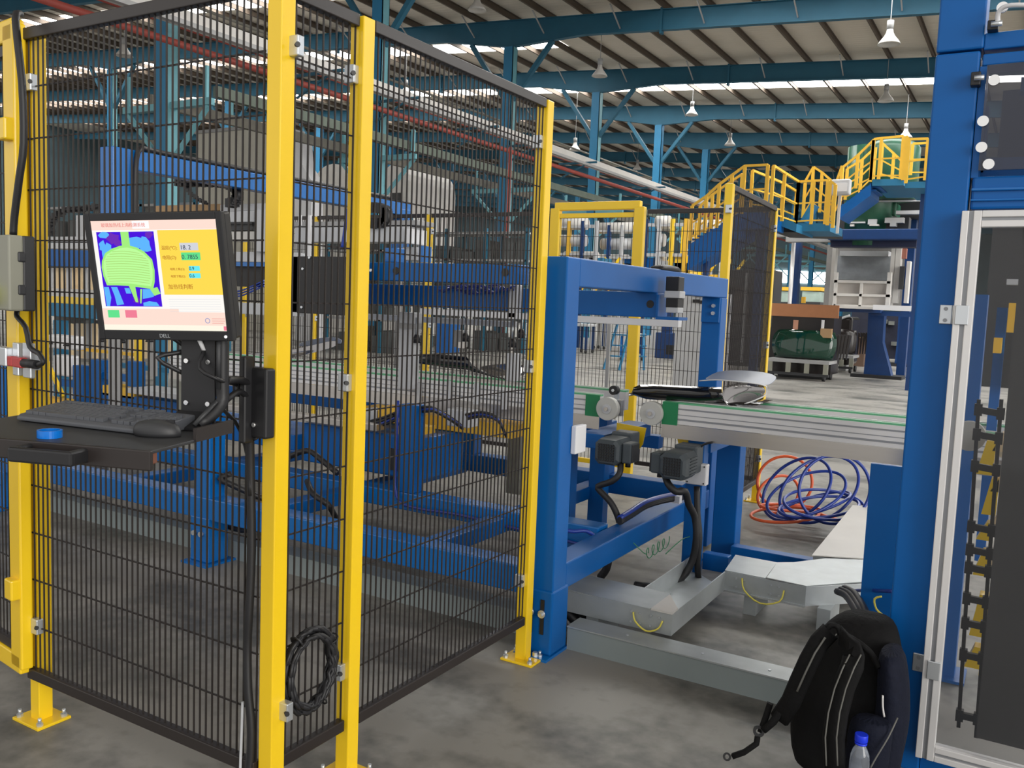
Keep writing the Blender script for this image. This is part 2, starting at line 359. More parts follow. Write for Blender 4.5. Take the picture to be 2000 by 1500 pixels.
# high bay lamps
def lamp(px, py, Y, label):
    p = at(px, py, Y=Y); p.x = -17.5+1.5*round((p.x+17.5)/1.5); zt = RZ(p.x)+.02
    t = thing('high_bay_lamp', label, 'lamp', (p.x, Y, p.z), 0, 'high bay lamps under the roof')
    n = 20; R = []
    for rr, z in ((0.07, 0.42), (0.09, 0.30), (0.13, 0.22), (0.24, 0.08), (0.29, 0.0)): R.append([(p.x+rr*math.cos(2*math.pi*i/n), Y+rr*math.sin(2*math.pi*i/n), p.z+z) for i in range(n)])
    MB().loft(R, cap=False).build('reflector', WPT, t, solid=0.01)
    MB().cyl((p.x, Y, p.z+0.4), (p.x, Y, p.z+0.62), 0.09).build('ballast', GREY, t)
    MB().cyl((p.x, Y, p.z+0.6), (p.x, Y, zt), 0.012, n=6).build('rod', GREY, t)
for a in ((1190, 147, 30, 'bell-shaped lamp hanging before the second big rafter'), (1340, 226, 40, 'bell-shaped lamp hanging just above the brace of the third column'),
          (968, 15, 24, 'bell-shaped lamp at the very top left of the bare roof'), (1440, 283, 46, 'bell-shaped lamp hanging left above the yellow stair railing'),
          (1756, 196, 36, 'bell-shaped lamp hanging near the blue cabinet post'), (1798, 268, 42, 'bell-shaped lamp right over the upper yellow platform'),
          (1244, 331, 55, 'small far bell-shaped lamp between two blue columns'), (1140, 293, 40, 'small bell-shaped lamp left of the second blue column'),
          (223, 113, 20, 'bell-shaped lamp seen through the left mesh panel'), (812, 182, 32, 'bell-shaped lamp seen through the right mesh panel'), (1688, 92, 26, 'large bell-shaped lamp at the upper right of the roof')):
    lamp(*a)

# ================================================================ SAFETY FENCE (near)
def fence_post(x, y, label, h=2.29, w=0.05, plate=True, clips=(2.13, 1.24, 0.35), cd=(0, -1), cap=True, group='yellow posts of the safety fence'):
    t = thing('fence_post', label, 'fence post', (x, y, 0), 0, group)
    MB().box(x-w/2, x+w/2, y-w/2, y+w/2, 0.008, h).build('post', YEL, t, bevel=0.003)
    if plate:
        MB().box(x-0.075, x+0.075, y-0.06, y+0.06, 0, 0.01).build('base_plate', YEL, t, bevel=0.002)
        for i, j in ((-1, -1), (1, -1), (1, 1), (-1, 1)):
            bx, by = x+i*0.058, y+j*0.043
            MB().cyl((bx, by, 0.008), (bx, by, 0.02), 0.011, n=6).cyl((bx, by, 0.02), (bx, by, 0.036), 0.006, n=8).build('anchor_bolt', ZINC, t)
    for z in clips:
        cx, cy = x+cd[0]*(w/2+0.012), y+cd[1]*(w/2+0.012)
        b = MB().box(cx-0.018, cx+0.018, cy-0.012, cy+0.012, z-0.026, z+0.026)
        c = b.build('mesh_clip', ZINC, t, bevel=0.003)
        MB().cyl((cx, cy, z), (cx+0.02, cy-0.014, z), 0.007, n=8).build('clip_bolt', BLK, c)
    return t
def mesh_panel(p, q, label, z0=0.18, z1=2.28, pitch=0.0258, hp=0.1615, wire=0.0042, hz=None, rail=0.018, group='black mesh panels of the safety fence'):
    p = V((p[0], p[1], 0)); q = V((q[0], q[1], 0)); d = (q-p); L = d.length; d.normalize(); n = V((-d.y, d.x, 0)); up = V((0, 0, 1))
    t = thing('mesh_panel', label, 'mesh panel', p, 0, group); b = MB(); k = int(round(L/pitch))
    for i in range(k+1):
        c = p + d*(L*i/k); b.obox(c+up*((z0+z1)/2), d, n, up, wire/2, wire/2, (z1-z0)/2)
    z = z1-hp
    while z > z0+0.04:
        b.obox((p+q)/2+up*z+n*wire, d, n, up, L/2, wire/2, wire/2); z -= hp
    b.build('wire_grid', BLKM, t)
    MB().obox((p+q)/2+up*z1, d, n, up, L/2+0.004, 0.014, rail).build('top_rail', RAIL, t, bevel=0.003)
    MB().obox((p+q)/2+up*z0, d, n, up, L/2+0.004, 0.014, rail).build('bottom_rail', RAIL, t, bevel=0.003)
    return t
fence_post(-2.835, 1.70, 'yellow fence post with bolted base plate at the far left, carrying the gate', cd=(0.9, -0.9))
fence_post(-1.728, 1.69, 'big yellow corner post in front, carrying the monitor arm', h=2.45, clips=(2.13, 0.35), cd=(1, 0.4))
fence_post(-1.740, 2.02, 'yellow fence post right behind the front corner post', h=2.295, clips=(2.13, 1.24, 0.35), cd=(-0.2, -1))
fence_post(-1.740, 3.125, 'yellow fence post standing against the blue portal leg', h=2.295, clips=(2.13, 1.24, 0.35), cd=(-0.2, -1))
mesh_panel((-2.838, 1.668), (-1.765, 1.668), 'black mesh panel behind the monitor and keyboard shelf')
mesh_panel((-1.738, 1.725), (-1.738, 1.985), 'narrow black mesh panel between the two front yellow posts')
mesh_panel((-1.732, 2.055), (-1.732, 3.09), 'black mesh panel left of the blue portal leg')

# gate leaf at the far left
gd = V((-0.990, 0.139, 0)); gn = V((-0.139, -0.990, 0)); gp = V((-2.862, 1.650, 0)); up = V((0, 0, 1))
t = thing('fence_gate', 'yellow framed mesh gate leaf at the left edge of the photo', 'gate', gp)
gw = 0.95
b = MB().obox(gp+up*1.255, gd, gn, up, 0.042, 0.02, 1.055).obox(gp+gd*gw+up*1.255, gd, gn, up, 0.032, 0.02, 1.055)
b.obox(gp+gd*gw/2+up*2.29, gd, gn, up, gw/2+0.03, 0.02, 0.035).obox(gp+gd*gw/2+up*0.215, gd, gn, up, gw/2+0.03, 0.02, 0.032)
b.build('gate_frame', YEL, t, bevel=0.006)
b = MB()
for i in range(33): b.obox(gp+gd*(0.035+i*0.0275)+up*1.25, gd, gn, up, 0.0018, 0.0018, 1.02)
for k in range(12): b.obox(gp+gd*gw/2+up*(0.40+k*0.1615), gd, gn, up, gw/2-0.03, 0.0018, 0.0018)
b.build('wire_grid', BLKM, t)
MB().obox(gp+gd*gw/2+up*2.235, gd, gn, up, gw/2-0.03, 0.012, 0.016).obox(gp+gd*gw/2+up*0.265, gd, gn, up, gw/2-0.03, 0.012, 0.016).build('inner_rail', RAIL, t)
for z in (1.98, 0.48):
    MB().obox(gp-gd*0.01+gn*0.03+up*z, gd, gn, up, 0.028, 0.018, 0.035).build('hinge_block', YEL, t, bevel=0.006)
# control box and interlock on the gate
def g3(u, v, z): return gp+gd*u+gn*v+up*z
t = thing('control_box', 'grey and black switch box with a yellow guard on the gate', 'control box', g3(-.12, 0.07, 1.525))
MB().obox(g3(-.105, 0.083, 1.525), gd, gn, up, 0.095, 0.022, 0.115).build('lid', BOXG, t, bevel=0.006)
MB().obox(g3(-.105, 0.045, 1.525), gd, gn, up, 0.095, 0.018, 0.115).build('housing', DGR, t, bevel=0.005)
for z in (1.575, 1.475): MB().obox(g3(-.19, 0.067, z), gd, gn, up, 0.014, 0.012, 0.016).build('lid_latch', DGR, t, bevel=0.005)
for z in (1.56, 1.50): MB().cyl(g3(-.07, 0.10, z), g3(-.07, 0.125, z), 0.013).build('push_button', BLK, t)
MB().cyl(g3(-.10, 0.105, 1.455), g3(-.10, 0.135, 1.455), 0.032, n=20).build('guard_cup', YLIT, t)
t = thing('gate_interlock', 'red and zinc safety interlock switch below the control box', 'interlock switch', g3(-.14, 0.05, 1.25))
MB().obox(g3(-.165, 0.035, 1.255), gd, gn, up, 0.028, 0.008, 0.055).obox(g3(-.10, 0.04, 1.255), gd, gn, up, 0.02, 0.010, 0.052).build('mounting_plate', ZINC, t, bevel=0.003)
MB().obox(g3(-.165, 0.062, 1.25), gd, gn, up, 0.03, 0.012, 0.016).build('switch_body', RED, t, bevel=0.004)
MB().obox(g3(-.115, 0.062, 1.25), gd, gn, up, 0.016, 0.012, 0.016).build('switch_head', RED, t, bevel=0.004)
MB().obox(g3(-.03, 0.055, 1.26), gd, gn, up, 0.05, 0.016, 0.03).build('bolt_slide', ZINC, t, bevel=0.004)
MB().cyl(g3(-.195, 0.062, 1.25), g3(-.27, 0.055, 1.25), 0.014).build('cable_plug', BLK, t)
c = MB().tube([g3(-.05, 0.0, 2.335), g3(-.10, 0.035, 2.30), g3(-.165, 0.045, 2.1), g3(-.17, 0.045, 1.92), g3(-.15, 0.05, 1.82), g3(-.11, 0.05, 1.70), g3(-.10, 0.05, 1.645)], 0.011)
tag(c.build('gate_cable', BLK), 'black cable coming down the gate frame into the switch box', 'cable')
c = MB().tube([g3(-.11, 0.045, 1.41), g3(-.12, 0.05, 1.39), g3(-.18, 0.05, 1.36), g3(-.21, 0.05, 1.30), g3(-.27, 0.05, 1.285), g3(-.30, 0.05, 1.26), g3(-.27, 0.055, 1.25)], 0.008)
tag(c.build('interlock_cable', BLK), 'black cable from the switch box to the red interlock', 'cable')

# ================================================================ MONITOR, SHELF, KEYBOARD
MC = V((-1.839, 1.407, 1.524)); ya = 0.325; ti = -0.150; ro = 0.034
ux = V((math.cos(ya), math.sin(ya), 0)); nn = V((-math.sin(ya), math.cos(ya), 0)); uz = V((0, 0, math.cos(ti))) + nn*math.sin(ti)
ax = ux*math.cos(ro)+uz*math.sin(ro); az = -ux*math.sin(ro)+uz*math.cos(ro); an = ax.cross(az)*-1   # an points to the viewer? fixed below
fwd = az.cross(ax)
if fwd.dot(EYE-MC) < 0 or True:
    fr = -nn if (-nn).dot(EYE-MC) > 0 else nn
    fr = (fr - ax*fr.dot(ax) - az*fr.dot(az)).normalized()
mon = thing('computer_monitor', 'black computer monitor on an arm, its screen lit yellow and pink', 'monitor', MC)
def m3(u, v, w=0): return MC + ax*u + az*v + fr*w
def mbox(b, u0, u1, v0, v1, w0, w1): return b.obox(m3((u0+u1)/2, (v0+v1)/2, (w0+w1)/2), ax, az, fr, abs(u1-u0)/2, abs(v1-v0)/2, abs(w1-w0)/2)
b = MB(); mbox(b, -.185, -.169, -.155, .155, -.012, .004); mbox(b, .169, .185, -.155, .155, -.012, .004); mbox(b, -.169, .169, .137, .155, -.012, .004); mbox(b, -.169, .169, -.155, -.131, -.012, .004)
b.build('bezel', BLK, mon, bevel=0.002)
b = MB(); mbox(b, -.183, .183, -.153, .153, -.045, -.012); mbox(b, -.12, .12, -.10, .10, -.07, -.045); b.build('rear_housing', BLK, mon, bevel=0.006)
SW = .169; SB = -.131; ST = .137
def sx(f): return -SW + 2*SW*f            # 0..1 across the screen
def sy(f): return ST - (ST-SB)*f          # 0..1 down the screen
lay = [0]
def panel(u0, u1, v0, v1, m, name, par, dz=0.0): 
    b = MB(); mbox(b, sx(u0), sx(u1), sy(v1), sy(v0), -0.002+dz, 0.0+dz); return b.build(name, m, par)
scr = panel(0, 1, 0, 1, emis('screen_white', (1.0, 0.97, 0.92), 1.0), 'screen', mon)
E_PINK = emis('screen_pink', (1.0, 0.76, 0.66)); E_YEL = emis('screen_yellow', (1.0, 0.73, 0.09)); E_BLU = emis('thermal_blue', (0.07, 0.01, 0.75)); E_SKY = emis('thermal_sky', (0.12, 0.48, 1.0))
E_GRN = emis('thermal_green', (0.38, 0.88, 0.22)); E_LGR = emis('thermal_light_green', (0.52, 1.0, 0.34)); E_DGR = emis('thermal_line', (0.42, 0.72, 0.20)); E_TXT = emis('screen_brown_text', (0.55, 0.22, 0.03))
E_GREY = emis('screen_grey', (0.66, 0.68, 0.74)); E_FG = emis('screen_green', (0.13, 0.78, 0.28)); E_CY = emis('screen_cyan', (0.15, 0.85, 0.95)); E_DK = emis('screen_dark', (0.04, 0.06, 0.10)); E_PNK = emis('screen_button_red', (0.90, 0.22, 0.32)); E_WH = emis('screen_white2', (1, 1, 1)); E_PUR = emis('thermal_purple', (0.16, 0.03, 0.50)); E_RT = emis('screen_red_text', (0.85, 0.28, 0.25)); E_CRM = emis('screen_cream', (1.0, 0.95, 0.80))
panel(0, 1, 0, .085, E_PINK, 'title_bar', scr, .0002); panel(0, .63, .80, .95, E_PINK, 'button_bar', scr, .0002); panel(.6, 1, .83, .95, E_PINK, 'footer_bar', scr, .0003); panel(.335, .47, .005, .075, E_WH, 'tab', scr, .0006)
panel(.53, 1, .09, .67, E_YEL, 'reading_panel', scr, .0004); panel(.0, 1, .95, 1, E_CRM, 'status_bar', scr, .0004); panel(.975, 1, .955, .995, E_PNK, 'corner_mark', scr, .0006)
img = panel(.035, .50, .10, .78, E_BLU, 'thermal_image', scr, .0006)
def sp(u, v, w): return m3(sx(u), sy(v), w)
def poly(pts, m, name, par, w): return MB().prism([sp(u, v, w) for u, v in pts], fr*0.0004).build(name, m, par)
def blob(b, cu, cv, ru, rv, w, n=10, ph=0.0):
    b.prism([sp(cu+ru*math.cos(2*math.pi*i/n)*(1+.25*math.sin(3*i+ph)), cv+rv*math.sin(2*math.pi*i/n)*(1+.2*math.cos(2*i+ph)), w) for i in range(n)], fr*0.0003)
b = MB()
for cu, cv, ru, rv in ((.10, .13, .05, .03), (.075, .23, .03, .05), (.12, .24, .03, .04), (.34, .2, .07, .06), (.42, .22, .05, .07), (.09, .30, .03, .06)): blob(b, cu, cv, ru, rv, .0008, ph=cu*40)
for q in (((.04, .60), (.08, .60), (.09, .70), (.07, .78), (.045, .78)), ((.10, .60), (.15, .60), (.19, .76), (.13, .77), (.12, .68)), ((.36, .62), (.46, .62), (.44, .69), (.35, .71)), ((.35, .745), (.40, .73), (.46, .74), (.48, .775), (.35, .775)), ((.21, .61), (.25, .61), (.26, .66), (.22, .66))):
    b.prism([sp(u, v, .0008) for u, v in q], fr*0.0003)
b.build('cool_patches', E_SKY, scr)
b = MB()
for cu, cv, ru, rv in ((.17, .16, .05, .05), (.2, .2, .03, .03), (.30, .72, .03, .03), (.46, .13, .03, .03)): blob(b, cu, cv, ru, rv, .0010, ph=cu*70)
b.build('warm_patches', E_PUR, scr)
b = MB().prism([sp(*q, .0012) for q in ((.235, .10), (.30, .10), (.30, .24), (.235, .24))], fr*.0003)
for a in (((.25, .59), (.30, .59), (.31, .74), (.29, .74)), ((.42, .62), (.48, .60), (.50, .66), (.45, .68)), ((.34, .62), (.355, .62), (.335, .75), (.325, .75))): b.prism([sp(*q, .0012) for q in a], fr*.0003)
b.build('warm_struts', E_GRN, scr)
gl = [(.05+.0*0, .42)]
outline = [(.055, .36), (.09, .29), (.15, .25), (.22, .225), (.28, .22), (.35, .24), (.41, .28), (.465, .35), (.475, .45), (.465, .55), (.445, .62), (.35, .605), (.25, .59), (.15, .585), (.07, .585), (.05, .50), (.045, .42)]
poly(outline, E_GRN, 'heated_glass', scr, .0014)
cg = (.26, .42); poly([(cg[0]+(u-cg[0])*.93, cg[1]+(v-cg[1])*.88-.003) for u, v in outline], E_LGR, 'heated_field', scr, .0016)
b = MB()
for k in range(13):
    v = .275+k*.0225; hw = .175 if 2 < k < 11 else (.11+.025*k if k <= 2 else .165)
    pts = [(.26-hw+2*hw*i/10, v+.012*math.sin(math.pi*i/10)*-1+.018*(i/10)) for i in range(11)]
    b.prism([sp(u, vv, .0019) for u, vv in pts]+[sp(u, vv+.006, .0019) for u, vv in pts[::-1]], fr*.0002)
b.build('heating_lines', E_DGR, scr)
panel(.695, .84, .205, .272, E_GREY, 'field', scr, .0008); panel(.70, .85, .29, .358, E_FG, 'field', scr, .0008); panel(.75, .835, .41, .455, E_CY, 'field', scr, .0008); panel(.745, .835, .475, .52, E_CY, 'field', scr, .0008)
def rbtn(u0, u1, v0, v1, m, name):
    b = MB(); mbox(b, sx(u0), sx(u1), sy(v1), sy(v0), 0, 0.0012); return b.build(name, m, scr, bevel=0.004)
rbtn(.045, .14, .815, .885, E_FG, 'green_button'); rbtn(.19, .285, .815, .885, E_PNK, 'red_button')
b = MB()
for k in range(6): b.prism([sp(.56, .71+k*.022, .0006), sp(.97, .71+k*.022, .0006), sp(.97, .712+k*.022, .0006), sp(.56, .712+k*.022, .0006)], fr*.0002)
b.build('log_lines', E_GREY, scr)
def mt(u, v, w=0.0012):
    """text matrix at screen fraction (u, v), relative to the screen's frame"""
    o = sp(u, v, w) - MC; m = Matrix.Identity(4)
    for i in range(3): m[i][0] = ax[i]; m[i][1] = az[i]; m[i][2] = fr[i]; m[i][3] = o[i]
    return m
for s_, u, v, sz, m, al in (('温度(℃):', .55, .262, .0108, E_TXT, 'LEFT'), ('电阻(Ω):', .55, .348, .0108, E_TXT, 'LEFT'), ('18. 2', .70, .262, .0145, E_DK, 'LEFT'), ('0. 7855', .705, .347, .0145, E_DK, 'LEFT'),
        ('电阻上限(Ω):', .60, .447, .0072, E_TXT, 'LEFT'), ('电阻下限(Ω):', .60, .512, .0072, E_TXT, 'LEFT'), ('0.9', .753, .447, .0115, E_DK, 'LEFT'), ('0.6', .75, .512, .0115, E_DK, 'LEFT'),
        ('加热线判断', .57, .615, .0135, E_TXT, 'LEFT'), ('玻璃加热线上海检测系统', .085, .055, .011, E_RT, 'LEFT')):
    text(s_, sz, mt(u, v, .0022), m, 'caption', scr, al)
lg = MB(); lg.ringdisc(sp(.855, .905, .0018), fr, .0065, .005, .0004); lg.build('round_logo', emis('logo_blue', (.25, .3, .6)), scr)
b = MB()
for k, w_ in enumerate((.115, .115, .10)): b.prism([sp(.89, .885+k*.02, .0016), sp(.89+w_*.9, .885+k*.02, .0016), sp(.89+w_*.9, .889+k*.02, .0016), sp(.89, .889+k*.02, .0016)], fr*.0002)
b.build('footer_text_lines', E_RT, scr)
def mtb(u, v, w):
    o = m3(u, v, w) - MC; m = Matrix.Identity(4)
    for i in range(3): m[i][0] = ax[i]; m[i][1] = az[i]; m[i][2] = fr[i]; m[i][3] = o[i]
    return m
text('DELL', .013, mtb(0, -.148, .0046), ZINC, 'maker_lettering', mon, 'CENTER')
MB().cyl(m3(.166, -.144, .004), m3(.166, -.144, .006), .0035).build('power_light', emis('power_white', (1, 1, 1), 2), mon)

# shelf frame: u along the screen, v away
tu = V((math.cos(.32), math.sin(.32), 0)); tv = V((-math.sin(.32), math.cos(.32), 0)); T0 = V((-1.585, 1.196, 1.155))
def t3(u, v, z=0): return T0 + tu*u + tv*v + up*z
t = thing('keyboard_shelf', 'black steel shelf with a handle below the monitor', 'shelf', t3(-.3, .17, 0))
MB().obox(t3(-.30, .16, -.004), tu, tv, up, .30, .16, .004).build('tray', DGR, t, bevel=0.002)
MB().obox(t3(-.30, .0, -.022), tu, tv, up, .30, .006, .022).build('front_lip', RAIL, t, bevel=0.003)
MB().obox(t3(-.0, .24, .01), tu, tv, up, .004, .08, .016).obox(t3(-.02, .32, .006), tu, tv, up, .02, .004, .014).build('rear_rim', RAIL, t)
b = MB().obox(t3(-.228, -.052, -.022), tu, tv, up, .078, .008, .016).obox(t3(-.159, -.025, -.022), tu, tv, up, .009, .028, .016).obox(t3(-.297, -.025, -.022), tu, tv, up, .009, .028, .016)
b.build('handle', BLK, t, bevel=0.005)
MB().prism([t3(-.03, 0.004, -.046), t3(-.004, 0.004, -.03), t3(-.004, 0.004, -.006), t3(-.03, 0.004, -.006)], tv*.02).build('rusty_corner', mat('rust_brown', (.16, .06, .035), .8), t)
t = thing('monitor_bracket', 'black steel bracket and arm tying monitor and shelf to the corner post', 'bracket', t3(-.2, .3, 0))
MB().obox(t3(-.10, .335, .175), tu, tv, up, .047, .004, .165).build('back_plate', BLK, t, bevel=0.002)
MB().prism([t3(-.147, .335, .035), t3(-.053, .335, .035), t3(-.055, .26, .002), t3(-.175, .26, .002)], up*.006).build('foot_plate', BLK, t)
for u in (-.130, -.070):
    for z in (.06, .165): MB().cyl(t3(u, .33, z), t3(u, .325, z), .006, n=10).build('screw', SCRW, t)
MB().tube([t3(-.035, .335, .30), t3(-.035, .335, .12), t3(-.035, .33, .06), t3(-.06, .27, .012)], .016, n=8).build('side_rib', BLK, t)
MB().tube([t3(-.035, .318, .25), t3(-.035, .318, .10)], .006, n=6, smooth=1).tube([t3(-.037, .312, .07), t3(-.06, .252, .016)], .006, n=6, smooth=1).build('rib_slot', DGR, t)
A0 = t3(-.03, .345, .12); A1 = V((-1.775, 1.655, 1.245))
MB().tube([A0, (A0+A1)/2+up*.01, A1], .010, n=10).tube([A0-up*.05, (A0+A1)/2-up*.02, A1-up*.05], .008, n=8).build('swivel_arm', BLK, t)
MB().box(-1.80, -1.700, 1.625, 1.66, 1.115, 1.30).box(-1.772, -1.752, 1.60, 1.635, 1.10, 1.33).build('post_clamp', BLK, t, bevel=0.006)
MB().box(-1.80, -1.785, 1.61, 1.64, 1.22, 1.27).build('clamp_knuckle', DGR, t, bevel=0.004)
MB().cyl((-1.74, 1.62, 1.15), (-1.74, 1.626, 1.15), .006).build('clamp_screw', SCRW, t)
# keyboard
ka = .165; ku = V((math.cos(ka), math.sin(ka), 0)); kv = V((-math.sin(ka), math.cos(ka), 0)); K0 = V((-2.155, 1.236, 1.157))
def k3(u, v, z=0): return K0 + ku*u + kv*v + up*z
t = thing('computer_keyboard', 'black computer keyboard lying on the shelf', 'keyboard', k3(.2, .08))
MB().prism([k3(0, 0, .0), k3(0, .150, .0), k3(0, .150, .032), k3(0, .142, .034), k3(0, 0.01, .016), k3(0, 0, .01)], ku*.425).build('body', KEYM, t, bevel=0.003)
rowsv = [.016, .036, .055, .074, .093, .120]
b = MB()
def key(u, w, r):
    v = rowsv[r]; z = .016+(v-.01)/.145*.018
    c = k3(u+w/2, v+.008, z+.004); b.obox(c, ku, (kv+up*.124).normalized(), up, w/2-.0011, .0085, .0045)
for r in range(6):
    x = .012; ws = {0: [.024, .019, .024, .10, .024, .019, .019, .024], 1: [.040]+[.0185]*10+[.045], 2: [.032]+[.0185]*11+[.036], 3: [.027]+[.0185]*12+[.028], 4: [.0185]*13+[.036], 5: [.0185]+[.0187]*13}[r]
    for w in ws:
        if x+w < .285: key(x, w, r)
        x += w
    for c in range(3):
        if r in (0, 3, 4, 5) or (r == 1 and c == 1): key(.290+c*.0187, .0187, r)
    for c in range(4):
        if r < 5: key(.350+c*.0178, .0178, r)
b.build('keycap_rows', KEYM, t, bevel=0.0008)
# mouse
mc = V((-1.735, 1.325, 1.156)); mu = V((math.cos(.5), math.sin(.5), 0)); mv = V((-math.sin(.5), math.cos(.5), 0)); R = []
for k in range(7):
    h = (0, .008, .016, .024, .031, .036, .038)[k]; s_ = (.96, 1.0, .98, .90, .74, .46, .12)[k]
    R.append([mc+mu*(.056*s_*math.cos(a)*1.0-.004*k*.2)+mv*(.031*s_*math.sin(a))+up*h for a in [2*math.pi*i/20 for i in range(20)]])
t = thing('computer_mouse', 'black computer mouse beside the keyboard', 'mouse', mc)
MB().loft(R).build('shell', DGR, t); MB().obox(mc+mu*.03+up*.034, mu, mv, up, .010, .003, .004).build('scroll_wheel', BLK, t)
tc = at(97, 846, Z=1.165)
tag(MB().ringdisc((tc.x, tc.y, 1.1640), (0, 0, 1), .026, .021, .017).build('tape_roll', TAPE), 'small blue tape roll lying in front of the keyboard', 'tape roll')
# cables around monitor
tag(MB().tube([m3(-.01, -.15, -.03), m3(.02, -.19, -.05), t3(-.20, .31, .17), t3(-.145, .345, .13)], .006).build('monitor_cable', BLK), 'black cable hanging from the monitor towards the left mesh', 'cable')
t = thing('video_cable', 'black cable with a white plug under the monitor', 'cable', m3(.06, -.155, -.02))
MB().tube([m3(.075, -.15, -.02), m3(.085, -.185, -.025)], .0055, smooth=1).build('plug_sleeve', WHT, t)
MB().tube([m3(.085, -.185, -.025), t3(-.075, .30, .15), t3(-.02, .30, .125), V((-1.80, 1.62, 1.25)), V((-1.775, 1.61, 1.235))], .005).build('lead', BLK, t)
cpts = [V((-1.775, 1.64, 1.14)), V((-1.785, 1.655, 1.02)), V((-1.785, 1.662, .80)), V((-1.79, 1.66, .62)), V((-1.80, 1.665, .52)), V((-1.79, 1.66, .40)), V((-1.775, 1.66, .28)), V((-1.78, 1.65, .12)), V((-1.79, 1.6, .02))]
tag(MB().tube(cpts, .012).build('drop_cable', BLK), 'thick black cable running down beside the front corner post', 'cable')
tag(MB().tube([V((-1.76, 1.655, 1.13)), V((-1.745, 1.63, 1.11)), V((-1.735, 1.645, 1.125)), V((-1.74, 1.66, 1.14))], .004).build('cable_tie_loop', BLK), 'small black cable loop under the arm clamp', 'cable')
tag(MB().tube([V((-1.81, 1.66, .36)), V((-1.805, 1.65, .2)), V((-1.80, 1.64, .1)), V((-1.79, 1.6, .012))], .004).build('white_lead', LGR), 'thin pale lead dangling at the foot of the corner post', 'cable')
tag(MB().tube([t3(-.10, .34, .08), V((-1.83, 1.64, 1.15)), V((-1.79, 1.65, 1.05)), V((-1.78, 1.65, .95))], .005).build('arm_cable', BLK), 'black cable sagging below the monitor arm', 'cable')
# cable coil on the small mesh panel
b = MB()
for k in range(13):
    r0 = .104+.011*math.sin(k*2.1); oy = .007*math.cos(k*1.7); N = 22
    b.tube([(-1.722+.011*((k % 3)-1)+.006*math.sin(i*2.2+k), 1.83+oy+r0*.92*math.cos(2*math.pi*i/N)+.004*math.sin(i*1.9+k), .413+(r0+.008)*math.sin(2*math.pi*i/N)+.004*math.cos(i*2.7+k)) for i in range(N)], .0062, n=6, smooth=2, closed=True)
t = thing('cable_coil', 'coil of black cable tied to the narrow mesh panel', 'cable coil', (-1.722, 1.83, .413))
b.build('windings', BLK, t)
b = MB()
for a in (.6, 2.1, 3.6, 5.2): b.tube([(-1.722+.02*math.cos(q), 1.83+(.108+.02*math.sin(q))*math.cos(a), .413+(.118+.02*math.sin(q))*math.sin(a)) for q in [i*2*math.pi/10 for i in range(10)]], .003, n=5, smooth=1, closed=True)
b.build('tape_ties', BLK, t)

# ================================================================ helpers for machines seen through the mesh
def fb(b, x0, y0, x1, y1, Y, dep):
    """a box whose front face, at distance Y, spans the two photograph corners; dep is its real depth"""
    c = at((x0+x1)/2, (y0+y1)/2, Y=Y); l = at(x0, (y0+y1)/2, Y=Y); r = at(x1, (y0+y1)/2, Y=Y); tp = at((x0+x1)/2, y0, Y=Y); bt = at((x0+x1)/2, y1, Y=Y)
    return b.box(l.x, r.x, Y, Y+dep, bt.z, tp.z)
def part(par, name, m, x0, y0, x1, y1, Y, dep, bevel=0.0):
    return fb(MB(), x0, y0, x1, y1, Y, dep).build(name, m, par, bevel)
def fromfloor(par, name, m, x0, y0, x1, Y, dep, z0=0.0, bevel=0.0):
    l = at(x0, y0, Y=Y); r = at(x1, y0, Y=Y)
    return MB().box(l.x, r.x, Y, Y+dep, z0, l.z).build(name, m, par, bevel)

# ================================================================ PORTAL AND MACHINE BASE
t = thing('portal_frame', 'blue steel portal frame spanning the conveyor in the middle', 'machine frame', (-1.71, 3.26, 0))
MB().box(-1.77, -1.65, 3.20, 3.32, 0.17, 1.69).build('leg', BLU, t, bevel=0.006)
MB().box(-1.77, -1.65, 5.26, 5.38, 0.02, 1.57).build('leg', BLU, t, bevel=0.006)
MB().box(-1.768, -1.652, 3.32, 5.38, 1.57, 1.69).build('top_beam', BLU, t, bevel=0.006)
MB().box(-1.766, -1.652, 3.32, 5.26, 0.27, 0.385).build('lower_beam', BLU, t, bevel=0.006)
for y in (3.19,):
    f = MB().box(-1.785, -1.645, y, 3.34, 0.012, 0.29).build('adjustable_foot', BLU, t, bevel=0.008)
    MB().box(-1.80, -1.64, y-0.045, 3.35, 0, 0.012).build('foot_plate', BLU2, f)
    for x in (-1.745, -1.69):
        MB().box(x-0.009, x+0.009, y-0.004, y, 0.10, 0.25).build('slot', BLK, f)
        MB().cyl((x, y-0.004, 0.19), (x, y-0.012, 0.19), 0.017, n=16).cyl((x, y-0.012, 0.19), (x, y-0.024, 0.19), 0.010, n=6).build('slot_bolt', ZINC, f)
    for x in (-1.77, -1.70): MB().cyl((x, y-0.03, 0.01), (x, y-0.03, 0.03), 0.012, n=6).build('anchor_bolt', ZINC, f)
MB().box(-1.765, -1.655, 5.24, 5.26, 1.42, 1.57).build('corner_bracket', BLU, t)
for z in (1.475, 1.52): MB().cyl((-1.69, 5.24, z), (-1.69, 5.225, z), 0.012, n=6).build('bracket_bolt', ZINC, t)

